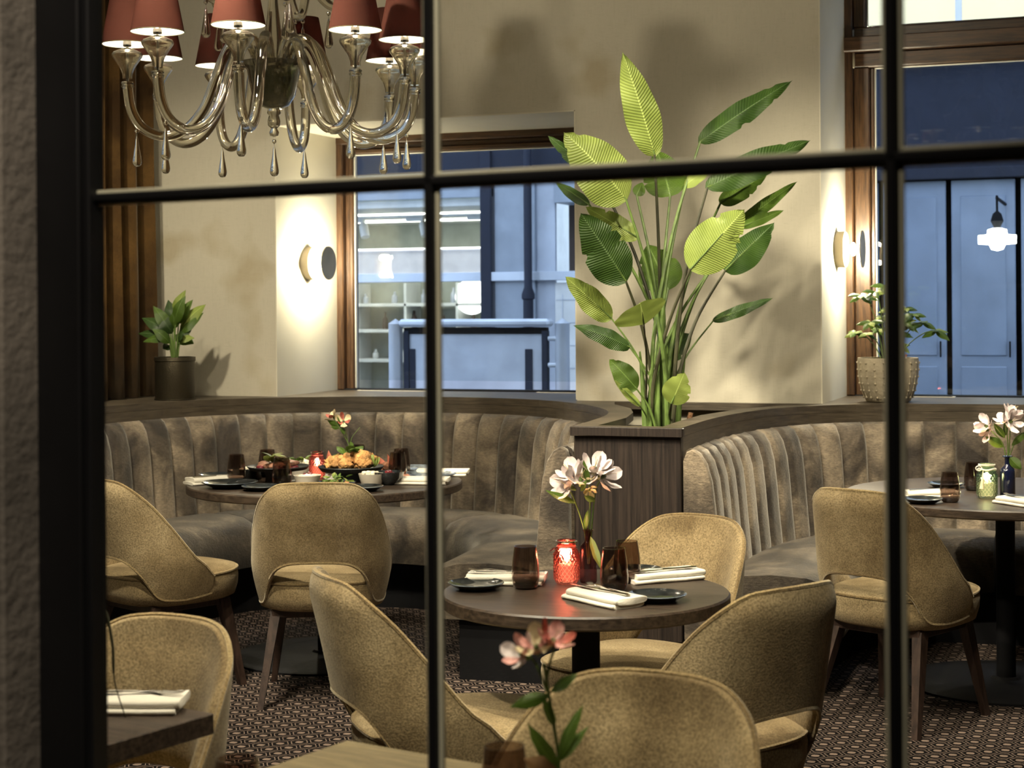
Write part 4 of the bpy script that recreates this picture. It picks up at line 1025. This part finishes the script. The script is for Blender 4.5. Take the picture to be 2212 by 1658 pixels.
# ------------------------------------------------------------ foreground tables
put('tumbler', mk_tumbler, 'smoked tumbler at the bottom edge, left of the pink flowers', -0.868, 2.315, group='smoked tumblers')
put('tumbler', mk_tumbler, 'smoked tumbler rim at the bottom left, in front of the carpet', -1.205, 2.132, group='smoked tumblers')
put('napkin', NP, 'white folded napkin on the dark square table, lower left', -1.785, 2.745, .75, -72, 'folded napkins')
put('knife', mk_knife, 'silver knife on the napkin of the dark square table, lower left', -1.80, 2.745, zn, -68, 'silver knives')
put('fork', mk_fork, 'silver fork on the napkin of the dark square table, lower left', -1.775, 2.755, zn, -78, 'silver forks')
put('clear bottle vase', mk_bottle('purpleglass', .024, .085), 'dark glass bottle below the blurred pink flowers', -0.782, 2.300, .75, 0, 'bottle vases', 1.0, 'vase')
PP = ('petalpink', 'petalwhite')
bouquet('blurred pink and cream alstroemeria in the foreground', -0.782, 2.300, .80, [
    ([rv(0, 0), rv(.002, .05), rv(-.006, .11), rv(-.014, .16), rv(-.018, .19)], .0026), ([rv(-.014, .15), rv(-.03, .19), rv(-.045, .205)], .002), ([rv(-.016, .16), rv(-.01, .19), rv(-.002, .215)], .002)], [
    (rv(-.052, .205), rv(-.6, .55, -.5), .036, PP), (rv(-.030, .218, -.01), rv(-.2, .8, -.5), .036, ('petalpink', 'petalcream')), (rv(-.004, .225), rv(.4, .8, -.4), .038, ('petalred', 'petalpink'))], [
    (rv(-.012, .145), rv(-.068, .128), .022, 'leafmid'), (rv(-.008, .15), rv(.030, .175), .018, 'leafmid'), (rv(.0, .05), rv(.038, .132), .022, 'leafmid'), (rv(0, .04), rv(-.042, .105), .026, 'leafmid'), (rv(.002, .03), rv(-.048, .055), .034, 'petaltan'), (rv(0, .05), rv(.045, .10), .018, 'leafmid'), (rv(-.004, .10), rv(-.02, .145), .018, 'leafmid')], 0) if M.setdefault('petaltan', plain('dry_leaf', (.34, .19, .09), .6, 0, .3, 40)) else None
put('tall bottle vase', mk_bottle('purpleglass', .024, .145), 'dark bottle on the corner table, hidden by the black post', -1.795, 2.605, .75, 0, 'bottle vases', 1.0, 'vase')
st = thing('dried_twig', 'thin dark twig arching over the napkin, lower left', 'twig', (-1.795, 2.605, .80))
MB().tube(catmull([rv(0, 0), rv(.0, .12), rv(.012, .19), rv(.045, .17), rv(.062, .10), rv(.066, .03), rv(.085, -.035)], 6), [.0022]*7+[.002]*12+[.0026]*10+[.0012]*8, 6).build('twig_stem', M['stemdark'], st)
for k in range(2): leaf('leaf', M['leafdark'], st, rv(.008, .15+.02*k), rv(-.03, .17+.03*k), .014, nu=2, nv=6)

# ------------------------------------------------------------ tall bird-of-paradise plant
LEAVES = [(-1.903, 6.919, 2.129, -1.999, 6.777, 2.548, 0.141, 0.9), (-1.759, 7.131, 2.197, -1.404, 7.368, 2.47, 0.103, 0.2), (-1.989, 6.78, 1.937, -2.198, 6.597, 2.207, 0.228, 0.8), (-2.184, 6.975, 2.072, -2.388, 6.953, 2.232, 0.072, 0.3), (-1.894, 7.135, 1.97, -1.959, 7.164, 2.171, 0.176, 0.5), (-1.81, 7.059, 2.004, -1.683, 7.053, 2.081, 0.061, 0.8), (-1.707, 7.044, 1.994, -1.315, 7.295, 2.199, 0.122, 0.15), (-1.69, 7.21, 1.937, -1.515, 7.381, 2.078, 0.083, 0.6), (-2.179, 6.87, 1.927, -2.328, 6.869, 2.028, 0.051, 0.3), (-1.977, 6.731, 1.598, -2.12, 6.572, 1.875, 0.187, 0.2), (-1.971, 6.893, 1.782, -2.163, 6.769, 1.911, 0.091, 0.8), (-1.893, 7.082, 1.565, -2.001, 7.149, 1.765, 0.175, 0.4), (-1.727, 6.823, 1.646, -1.495, 6.802, 1.885, 0.187, 0.85), (-1.639, 7.282, 1.835, -1.406, 7.474, 2.039, 0.057, 0.4), (-1.608, 7.24, 1.833, -1.442, 7.354, 1.907, 0.047, 0.5), (-1.638, 7.069, 1.644, -1.462, 7.241, 1.85, 0.132, 0.15), (-1.695, 7.155, 1.687, -1.555, 7.26, 1.801, 0.067, 0.7), (-2.063, 6.806, 1.445, -2.213, 6.644, 1.62, 0.11, 0.85), (-1.895, 6.708, 1.421, -1.873, 6.578, 1.509, 0.211, 0.8), (-1.993, 6.832, 1.325, -2.182, 6.656, 1.418, 0.08, 0.3), (-1.711, 7.149, 1.43, -1.469, 7.238, 1.526, 0.049, 0.15), (-1.919, 7.072, 1.278, -1.798, 7.117, 1.374, 0.108, 0.1), (-1.952, 6.794, 1.152, -2.044, 6.707, 1.278, 0.099, 0.35), (-1.939, 6.799, 1.082, -2.026, 6.713, 1.194, 0.032, 0.7), (-1.792, 6.746, 1.097, -1.728, 6.716, 1.226, 0.108, 0.85), (-2.016, 7.037, 1.968, -1.992, 7.046, 2.024, 0.051, 0.4)]
PB = Vector((-1.885, 6.93, .905))
bp_ = thing('bird_of_paradise', 'tall green bird-of-paradise plant with paddle leaves in the planter', 'plant', PB)
rg = random.Random(12)
for i, (bx, by, bz, tx, ty, tz, w, s) in enumerate(LEAVES):
    b, t = Vector((bx, by, bz))-PB, Vector((tx, ty, tz))-PB
    mt = 'leaflight' if s > .65 else 'leafmid' if s > .33 else 'leafdark'
    nrm = Vector((.35, -.94, .35+rg.uniform(-.15, .25)))
    leaf('leaf', M[mt], bp_, b, t, w*1.08, nrm=nrm, droop=rg.uniform(-.02, .07), fold=rg.uniform(.05, .16), nu=7, nv=30, notch=rg.choice((0, 2, 3)) if w > .07 else 0, seed=i)
    base = Vector((rg.uniform(-.055, .055), rg.uniform(-.07, .07), 0)); h = b.z
    pts = catmull([base, base+Vector((b.x*.10, b.y*.10, h*.35)), base*.5+Vector((b.x*.45, b.y*.45, h*.70)), b], 6)
    rr0 = .011 if h > .6 else .007
    MB().tube(pts, [rr0*(1-.55*k/(len(pts)-1)) for k in range(len(pts))], 8).build('stem', M['stemgreen' if i % 3 else 'stemdark'], bp_)
    # midrib under the blade
    MB().tube([b, b.lerp(t, .3), b.lerp(t, .6)], [.0042, .003, .0015], 6).build('midrib', M['stemgreen'], bp_)
for k, (x, y, h, lean) in enumerate(((-.02, .0, .62, .02), (.03, -.02, .55, -.02), (.0, .05, .70, .0), (.05, .03, .42, .05), (-.05, -.04, .40, -.03))):
    MB().tube([(x, y, 0), (x+lean*.4, y, h*.5), (x+lean, y, h)], [.020, .014, .004], 10).build('sheath', M['stemgreen'], bp_)
MB().tube([(.085, .05, 0), (.10, .05, .08), (.115, .05, .14)], [.016, .013, .010], 9).build('cut_stub', M['bark'], bp_)

# ------------------------------------------------------------ potted plant on the ledge, left
pot = thing('flower_pot', 'dark perforated metal pot on the ledge by the curtain', 'pot', (-4.700, 7.70, ZL))
MB().lathe([(0, 0), (.100, 0), (.103, .004), (.103, .200), (.106, .203), (.106, .222), (.098, .222), (.098, .19), (0, .19)], seg=48).build('pot_body', M['potmetal'], pot, True, 40)
mb = MB()
for z in (.002, .201): mb.loop_tube([(.105*math.cos(2*PI*j/48), .105*math.sin(2*PI*j/48), z+.003) for j in range(48)], .0028)
mb.build('rim_band', M['potmetal'], pot)
MB().lathe([(0, .19), (.098, .19), (.09, .2), (0, .205)], seg=24).build('soil', M['soil'], pot)
ag = thing('leafy_plant', 'broad-leaved green plant growing in the dark metal pot', 'plant', (-4.700, 7.70, ZL+.195))
def px(a, h, dpt=0): return RX*a+UZ*h+FX*dpt
AG = [(-.03, .10, -.19, .12, .06, 0), (-.03, .12, -.165, .185, .075, 0), (-.02, .13, -.10, .235, .07, 1), (-.02, .10, -.155, .085, .05, 1), (.0, .15, -.03, .26, .075, 0), (.0, .18, .065, .30, .07, 2), (.01, .16, .075, .275, .07, 1), (.02, .16, .10, .26, .06, 1), (.03, .13, .165, .24, .08, 2),
      (.03, .12, .155, .205, .07, 1), (.02, .11, .10, .155, .07, 0), (.0, .11, .10, .075, .075, 1), (.03, .09, .11, .10, .045, 2), (-.03, .07, -.06, .055, .05, 0), (-.01, .12, -.075, .20, .08, 0), (-.02, .08, -.10, .14, .06, 1), (.0, .14, .02, .22, .06, 1), (.02, .10, .06, .12, .06, 0)]
for i, (bx, bh, tx, th, w, s) in enumerate(AG):
    bh *= 1.25; th *= 1.25; dp = rg.uniform(-.07, .03); b, t = px(bx, bh, dp*.5), px(tx, th, dp-.02)
    leaf('leaf', M[('leafdark', 'leafmid', 'leaflight')[s]], ag, b, t, w, nrm=(.3, -.9, .55), droop=.14, fold=.14, nu=4, nv=12, seed=i, shape=.85)
    MB().tube([px(bx*.4, 0, dp*.3), px(bx*.7, bh*.6, dp*.4), b], [.005, .004, .003], 7).build('stem', M['stemgreen'], ag)

# ------------------------------------------------------------ studded pot with umbrella plant, right
pr = thing('studded_pot', 'beige concrete pot with rows of small studs on the window sill', 'pot', (-1.135, 8.32, ZL), 0)
MB().lathe([(0, 0), (.095, 0), (.105, .006), (.128, .06), (.142, .13), (.146, .19), (.143, .212), (.132, .212), (.134, .18), (0, .175)], seg=48).build('pot_body', M['concrete'], pr, True, 50)
for k in range(20):
    a = 2*PI*k/20; col_ = MB()
    for j in range(6):
        z = .025+.033*j; r_ = interp([(0, .105), (.06, .128), (.13, .142), (.19, .146)], z)
        col_.lathe([(0, -.006), (.005, -.004), (.006, 0), (.004, .004), (0, .005)], (r_*math.cos(a), r_*math.sin(a), z), 6)
    col_.tube([(interp([(0, .105), (.06, .128), (.13, .142), (.19, .146)], .02+.018*j)*math.cos(a), interp([(0, .105), (.06, .128), (.13, .142), (.19, .146)], .02+.018*j)*math.sin(a), .02+.018*j) for j in range(10)], .0016, 5)
    col_.build('stud_row', M['concrete'], pr)
MB().lathe([(0, .175), (.13, .176), (.1, .19), (0, .195)], seg=24).build('soil', M['soil'], pr)
mk_ = thing('plant_marker', 'tiny clear plant marker with a red tip in the studded pot', 'marker', (-1.04, 8.24, ZL+.185))
MB().lathe([(0, 0), (.003, 0), (.003, .035), (0, .036)], seg=8).build('marker_stick', M['gasket'], mk_); MB().lathe([(0, .036), (.005, .036), (.005, .045), (0, .046)], seg=8).build('marker_tip', M['ham'], mk_)
um = thing('umbrella_plant', 'umbrella plant with fingered leaves in the studded pot', 'plant', (-1.135, 8.32, ZL+.18))
WHORL = [(-.115, .335, 7, .085), (-.07, .35, 5, .07), (-.02, .38, 5, .075), (-.10, .205, 7, .075), (-.145, .155, 6, .07), (-.09, .15, 5, .06), (-.01, .23, 6, .07), (.03, .27, 6, .075), (.06, .21, 7, .085), (.10, .19, 6, .075), (.12, .24, 6, .07), (.17, .20, 6, .08), (.225, .16, 5, .09), (.07, .09, 5, .065), (.05, .15, 6, .07), (-.03, .17, 5, .06), (.09, .27, 5, .07)]
for i, (x, h, n, L) in enumerate(WHORL):
    dp = rg.uniform(-.08, .06); c = px(x, h, dp)
    MB().tube(catmull([px(x*.15, 0, 0), px(x*.4, h*.55, dp*.3), px(x*.75, h*.93, dp*.8), c], 5), .0026, 6).build('stem', M['stemgreen'], um)
    for k in range(n):
        a = 2*PI*k/n+i; o = RX*math.cos(a)+FX*math.sin(a)*.9+UZ*(-.35+.35*math.sin(a*2+i))
        leaf('leaflet', M[('leafmid', 'leaflight', 'leafdark', 'leafmid')[(i+k) % 4]], um, c, c+o.normalized()*L*(.8+.3*rg.random()), L*.42, nrm=(.1*math.sin(k), -.75, .7), droop=.08, fold=.12, nu=3, nv=8, seed=k, shape=.8)

# ------------------------------------------------------------ glass chandelier
CX, CY = -3.234, 6.056
def pol(r, a, z): return Vector((r*math.sin(a)*RX.x-(-1)*0+(-r*math.cos(a))*FX.x, r*math.sin(a)*RX.y+(-r*math.cos(a))*FX.y, z))
def drop_mesh():
    return [(0, -.13), (.008, -.1285), (.0135, -.120), (.0145, -.110), (.011, -.085), (.0065, -.055), (.0045, -.035), (.003, -.030), (.001, -.022), (.001, -.014), (.006, -.010), (.007, -.005), (.005, .001), (0, .002)]
def chandelier(label, cx, cy, angs, with_lamps=True, dz=0.0):
    root = thing('chandelier', label, 'chandelier', (cx, cy, 2.20+dz))
    z0 = 2.20
    def arm(name, a, prof, rad, parent=root):
        return MB().tube(catmull([pol(r, a, z-z0) for r, z in prof], 6), rad, 14).build(name, M['crystal'], parent, True, 80)
    AP = [(.06, 2.47), (.085, 2.535), (.13, 2.565), (.18, 2.525), (.225, 2.42), (.275, 2.29), (.345, 2.205), (.43, 2.175), (.51, 2.205), (.555, 2.275), (.57, 2.375)]
    first = {}
    def shared(key, name, loc, maker, mat, parent, sharp=50):
        if key not in first: o = maker().build(name, M[mat], parent, True, sharp); first[key] = o.data
        else: o = bpy.data.objects.new(name, first[key]); C.objects.link(o); o.parent = parent
        o.location = loc; return o
    for k, ad in enumerate(angs):
        a = R(ad); A = arm('arm', a, AP, .0205); e = pol(.57, a, 2.375-z0)
        def sub(key, name, maker, mat, loc=e, sharp=50): return shared(key, name, loc, maker, mat, A, sharp)
        sub('collar', 'collar', lambda: MB().lathe([(0, -.012), (.022, -.012), (.025, -.006), (.022, 0), (.025, .006), (.022, .012), (0, .014)], seg=20), 'crystal')
        sub('rod', 'rod', lambda: MB().lathe([(0, .01), (.006, .01), (.006, .155), (0, .156)], seg=10), 'chrome')
        sub('cup', 'candle_cup', lambda: MB().lathe([(.019, .024), (.020, .04), (.027, .062), (.045, .090), (.058, .108), (.061, .117), (.056, .127), (.034, .136), (.020, .142), (.017, .140), (.032, .132), (.052, .123), (.056, .117), (.041, .091), (.023, .063), (.016, .04), (.016, .024)], seg=32), 'crystal', sharp=60)
        sub('socket', 'socket', lambda: MB().lathe([(0, .150), (.016, .150), (.017, .153), (.017, .168), (.013, .172), (0, .173)], seg=20), 'chrome')
        sub('bulb', 'bulb', lambda: MB().lathe([(0, .172), (.010, .175), (.015, .20), (.012, .225), (.004, .25), (0, .255)], seg=12), 'bulb')
        def cone(r0, r1, z0_, z1_):
            def fn():
                n = 40; vs = [(r*math.cos(2*PI*j/n), r*math.sin(2*PI*j/n), z) for r, z in ((r0, z0_), (r1, z1_)) for j in range(n)]
                b = MB(); b.add(vs, [(j, (j+1) % n, n+(j+1) % n, n+j) for j in range(n)]); return b
            return fn
        sub('shade', 'lamp_shade', cone(.100, .058, .158, .375), 'shade', sharp=80)
        sub('lining', 'shade_lining', cone(.0985, .0565, .159, .374), 'lining', sharp=80)
        sub('hem', 'shade_hem', lambda: MB().loop_tube([(.100*math.cos(2*PI*j/40), .100*math.sin(2*PI*j/40), .158) for j in range(40)], .0018, 5), 'stemdark')
        dl = pol(.535, a, 2.212-z0)
        sub('drop', 'glass_drop', lambda: MB().lathe([(r*1.25, z*1.12-.012) for r, z in drop_mesh()], seg=16), 'crystal', dl, 60)
        if with_lamps:
            w = pol(.57, a, 2.375+.215); point('chandelier_lamp', (cx+w.x, cy+w.y, w.z+dz), 9.0, .018, (1, .84, .62))
    MB().lathe([(.028, 2.29-z0), (.060, 2.305-z0), (.086, 2.345-z0), (.098, 2.40-z0), (.106, 2.445-z0), (.130, 2.473-z0), (.134, 2.477-z0), (.128, 2.478-z0), (.100, 2.446-z0), (.092, 2.40-z0), (.080, 2.348-z0), (.055, 2.310-z0), (.028, 2.296-z0)], seg=40).build('bowl', M['bowlglass'], root, True, 60)
    MB().lathe([(0, .0), (.016, .004), (.020, .018), (.012, .034), (.024, .045), (.026, .062), (.020, .085), (.028, .095), (.024, .11), (0, .11)], (0, 0, -.02), 20).build('finial', M['crystal'], root, True, 60)
    MB().lathe([(0, .30), (.024, .30), (.034, .36), (.036, .42), (.026, .50), (.018, .58), (.030, .62), (.050, .68), (.052, .74), (.034, .80), (.020, .86), (.020, 1.0), (0, 1.0)], (0, 0, -.05), 24).build('stem', M['crystal'], root, True, 60)
    MB().tube([(0, 0, .9), (0, 0, ZC-z0-dz)], .008, 8).build('suspension_rod', M['chrome'], root)
    UP = [(.05, 2.80), (.09, 2.86), (.14, 2.83), (.18, 2.75), (.235, 2.70), (.29, 2.715), (.325, 2.78), (.33, 2.84)]
    for k in range(5):
        a = R(72*k+20); A = arm('upper_arm', a, UP, .0185)
        shared('drop', 'glass_drop', pol(.30, a, 2.705-z0), None, 'crystal', A); shared('drop', 'glass_drop', pol(.22, a, 2.69-z0), None, 'crystal', A)
        e = pol(.33, a, 2.84-z0)
        for key, nm in (('collar', 'collar'), ('cup', 'candle_cup'), ('shade', 'lamp_shade'), ('lining', 'shade_lining')): shared(key, nm, e, None, 'crystal', A)
    shared('drop', 'glass_drop', Vector((0, 0, -.02)), None, 'crystal', root)
    return root
chandelier('clear glass chandelier with burgundy shades hanging over the food table', CX, CY, [-5, 40, 70, 103, 130, 174, -148, -116, -77, -41])
chandelier('glass chandelier above the small table, seen mirrored in the right window', -1.20, 3.82, [10, 46, 82, 118, 154, 190, 226, 262, 298, 334], True, 0.30)

# ------------------------------------------------------------ the street beyond the windows
M['street'] = plain('street_paving', (.16, .17, .19), 0.8)
M['navy'] = plain('navy_paint', (.010, .014, .030), 0.8)
M['paleblue'] = plain('pale_blue_panel', (.30, .34, .40), 0.5)
M['bluedoor'] = plain('blue_grey_door', (.22, .27, .36), 0.6, 0, 0.12, 3)
M['zinc'] = plain('zinc', (.55, .59, .66), 0.4, 0.3, 0.15, 3)
M['plexi'] = plain('frosted_sheet', (.50, .54, .62), 0.45, 0, 0.15, 4)
M['shopwhite'] = plain('shop_white', (.72, .73, .70), 0.7)
M['shopgrey'] = plain('shop_grey', (.40, .42, .36), 0.7)
M['tile'] = plain('white_tile', (.75, .75, .73), 0.3)
M['brownwall'] = plain('brown_wall', (.09, .06, .045), 0.6)
M['shoplight'] = emit('shop_light', (1.0, .96, .88), 3.5)
M['winlit'] = emit('lit_room', (.78, .68, .42), 0.16)
struct(part_box('street', (-3, 14.6, -.06), (24, 11.0, .1), M['street'], bev=0))
FY = 14.2
sh = thing('shop_front', 'bright white shop across the street seen through the first window', 'shop', (-6.0, FY, 0))
def sp(nm, x0, x1, y0, y1, z0, z1, mt, par=sh, b=.004): return part_box(nm, ((x0+x1)/2+6.0, (y0+y1)/2-FY, (z0+z1)/2), (x1-x0, y1-y0, z1-z0), M[mt], par, bev=b)
sp('back_wall', -9.0, -5.4, FY+3.0, FY+3.1, 0, 3.2, 'shopgrey'); sp('side_wall', -9.1, -9.0, FY, FY+3.1, 0, 3.2, 'shopwhite'); sp('side_wall', -5.45, -5.38, FY+.2, FY+3.1, 0, 3.2, 'shopwhite')
sp('ceiling', -9.0, -5.4, FY+.05, FY+3.1, 2.40, 2.46, 'shopwhite'); sp('shop_floor', -9.0, -5.4, FY, FY+3.1, 0, .05, 'shopgrey')
sp('ceiling_light', -8.6, -5.8, FY+.9, FY+1.2, 2.385, 2.398, 'shoplight'); sp('ceiling_light', -8.6, -5.8, FY+2.0, FY+2.2, 2.385, 2.398, 'shoplight')
M['fascia'] = plain('lilac_fascia', (.42, .42, .47), 0.7); M['cove'] = emit('cove_light', (1, .98, .95), 1.2)
sp('fascia_band', -9.0, -5.46, FY+1.3, FY+1.36, 1.80, 2.06, 'fascia'); sp('light_cove', -9.0, -5.46, FY+1.27, FY+1.30, 2.06, 2.075, 'cove'); sp('light_cove', -9.0, -5.46, FY+1.27, FY+1.30, 1.79, 1.80, 'cove')
for k in range(4):
    x = -7.55+.62*k
    sp('track_light', x-.16, x+.02, FY+.5, FY+.56, 2.30, 2.335, 'shopwhite')
    MB().tube([(x+.0+6.0, .53, 2.30), (x+.02+6.0, .51, 2.26), (x+.055+6.0, .48, 2.16)], [.018, .042, .042], 14).build('spot_head', M['shopwhite'], sh)
sp('track_rail', -9.0, -5.46, FY+.51, FY+.55, 2.335, 2.36, 'shopwhite')
for z in (.9, 1.22, 1.50): sp('shelf', -8.6, -5.5, FY+2.55, FY+2.95, z, z+.035, 'shopwhite')
for k in range(6): sp('shelf_upright', -8.6+.6*k, -8.57+.6*k, FY+2.55, FY+2.95, .1, 1.75, 'shopwhite')
rs = random.Random(3)
for k in range(26):
    x = -8.5+.115*k; z = (.935, 1.255, 1.535)[k % 3]; h = rs.uniform(.10, .2)
    MB().lathe([(0, 0), (.03, 0), (.035, .02), (.032, h*.6), (.014, h*.75), (.014, h), (0, h)], (x+6.0, 2.72, z), 10).build('bottle_on_shelf', M[('shopwhite', 'brownwall', 'zinc')[k % 3]], sh)
MB().lathe([(0, 0), (.14, .01), (.19, .03), (.19, .035), (0, .05)], seg=32, M=Matrix.Translation((-6.62+6.0, 2.6, 1.60)) @ Matrix.Rotation(PI/2, 4, 'X')).build('display_plate', M['cove'], sh)
sp('mullion', -5.50, -5.40, FY-.06, FY+.06, 0, 4.4, 'navy'); sp('mullion', -7.22, -7.14, FY-.06, FY+.06, 0, 1.78, 'zinc'); sp('mullion', -9.1, -9.0, FY-.06, FY+.06, 0, 4.4, 'navy')
sp('transom', -9.1, -3.9, FY-.05, FY+.05, 1.72, 1.80, 'zinc'); sp('upper_panel', -9.1, -5.4, FY-.02, FY+.02, 2.47, 2.68, 'paleblue'); sp('upper_panel', -9.1, -3.0, FY-.03, FY+.03, 2.70, 6.5, 'navy')
sp('side_panel', -5.38, -5.0, FY-.01, FY+.03, 0, 2.69, 'paleblue'); sp('side_panel', -5.0, -4.82, FY+.02, FY+.06, 0, 2.69, 'plexi')
sp('brown_back', -4.82, -3.4, FY+.4, FY+.45, 1.80, 2.62, 'brownwall'); sp('white_strip', -4.72, -3.4, FY+.35, FY+.39, 2.12, 2.30, 'shopwhite'); sp('tiled_wall', -4.82, -3.3, FY+.0, FY+.05, 0, 1.70, 'tile'); sp('soffit', -4.82, -3.3, FY-.02, FY+.5, 2.40, 2.69, 'paleblue'); sp('side_panel', -3.5, -2.6, FY-.05, FY+.1, 0, 6.5, 'paleblue')
sp('tiled_wall', -9.0, -7.6, FY-.10, FY-.05, 0, 1.15, 'tile')
for k in range(7):
    for s in (-1, 1): part_box('tile_joint', (1.25+.15*k, -.004, .85), (.006, .004, 1.5), M['zinc'], sh, bev=0) if s > 0 else part_box('tile_joint', (1.7, -.004, .35+.2*k), (1.0, .004, .006), M['zinc'], sh, bev=0)
dp_ = thing('drainpipe', 'dark blue drainpipe running up the facade across the street', 'pipe', (-5.02, FY-.14, 0))
MB().lathe([(.045, 0), (.045, 1.55), (.058, 1.56), (.058, 1.60), (.036, 1.66), (.036, 6.0)], seg=16).build('pipe', M['navy'], dp_); part_box('bracket', (0, .06, 1.2), (.13, .12, .04), M['navy'], dp_)
BYY = 12.2
ba = thing('terrace_screen', 'grey metal screen with frosted sheet standing in the street', 'screen', (-4.75, BYY, 0))
x0, x1 = -.66, .58
part_box('frosted_sheet', (0-.04, 0, .72), (x1-x0-.10, .02, 1.20), M['plexi'], ba); part_box('top_cap', ((x0+x1)/2, 0, 1.37), (x1-x0, .14, .06), M['zinc'], ba, bev=.02)
part_box('top_rail', ((x0+x1)/2, 0, 1.31), (x1-x0-.06, .05, .05), M['blackmetal'], ba); 
for x in (x0+.05, x1-.05): part_box('side_rail', (x, 0, .68), (.045, .06, 1.26), M['navy'], ba)
part_box('dark_fold', (.40, -.015, .62), (.06, .01, 1.1), M['navy'], ba, bev=.003)
part_box('dark_fold', (-.56, -.015, .62), (.045, .01, 1.1), M['navy'], ba, bev=.003)
for x in (x0-.05, x1+.085):
    MB().lathe([(.055, 0), (.055, 1.36), (.058, 1.365), (.0, 1.405)], (x, 0, 0), 20).build('bollard', M['zinc'], ba)
for z in (1.05, 1.25): MB().tube([(x1-.02, -.02, z), (x1+.08, -.02, z)], .018, 10).build('hinge_pin', M['zinc'], ba)
# blue panelled doors across the second window
DY = 13.2
bd = thing('panelled_doors', 'blue-grey panelled double doors across the street', 'doors', (-.4, DY, 0))
part_box('dark_backing', (.3, .16, 1.25), (4.6, .04, 2.5), M['blackmetal'], bd, bev=0)
for k in range(8):
    x = -2.603+.504*k
    part_box('door_leaf', (x+.4, .02, 1.21), (.462, .05, 2.42), M['bluedoor'], bd, bev=.006)
    for z0_, z1_ in ((.1, 1.02), (1.10, 2.30)):
        part_box('panel', (x+.4, -.008, (z0_+z1_)/2), (.33, .012, z1_-z0_), M['bluedoor'], bd, bev=.008)
    part_box('handle', (x+.4+.19, -.03, 1.15), (.012, .02, .12), M['blackmetal'], bd, bev=.003)
part_box('lintel', (.3, -.02, 2.47), (4.6, .12, .08), M['navy'], bd); part_box('upper_wall', (.3, .05, 2.95), (4.6, .1, .90), M['navy'], bd)
ub = thing('upper_windows', 'warmly lit upper floor windows across the street', 'windows', (-.4, DY, 3.4))
part_box('lit_room', (.3, .35, .9), (4.6, .05, 1.9), M['winlit'], ub, bev=0)
for k in range(9): part_box('window_bar', (-1.9+.52*k, .02, .9), (.045, .06, 1.9), M['zinc'], ub)
part_box('window_sill', (.3, -.03, -.03), (4.6, .16, .08), M['paleblue'], ub)
struct(part_box('wall_street', (4.4, 13.6, 2.5), (4.6, .3, 6.0), M['navy'], bev=0)); struct(part_box('wall_street_far', (-2.65, 13.9, 2.5), (.3, .7, 6.0), M['paleblue'], bev=0))
pdn = thing('reflection_lamp', 'white stepped glass lamp glowing beyond the right window', 'lamp', (-.93, 12.4, 1.93))  # added outdoors, stands in for an indoor pendant reflected in the glass
MB().lathe([(0, -.07), (.04, -.06), (.055, -.03), (.06, -.025), (.13, -.02), (.13, .04), (.07, .045), (.065, .08), (.03, .09), (0, .09)], seg=28).build('glass_shade', emit('lamp_glass', (1, .97, .9), 4.0), pdn, True, 40)
MB().lathe([(0, .09), (.02, .09), (.045, .14), (.03, .19), (.008, .21), (.008, .32), (0, .32)], seg=16).build('lamp_stem', M['blackmetal'], pdn)
MB().tube([(0, 0, .30), (0, .4, .30), (0, .80, .30)], .012, 8).build('wall_bracket', M['blackmetal'], pdn)  # added bracket that carries the stand-in lamp
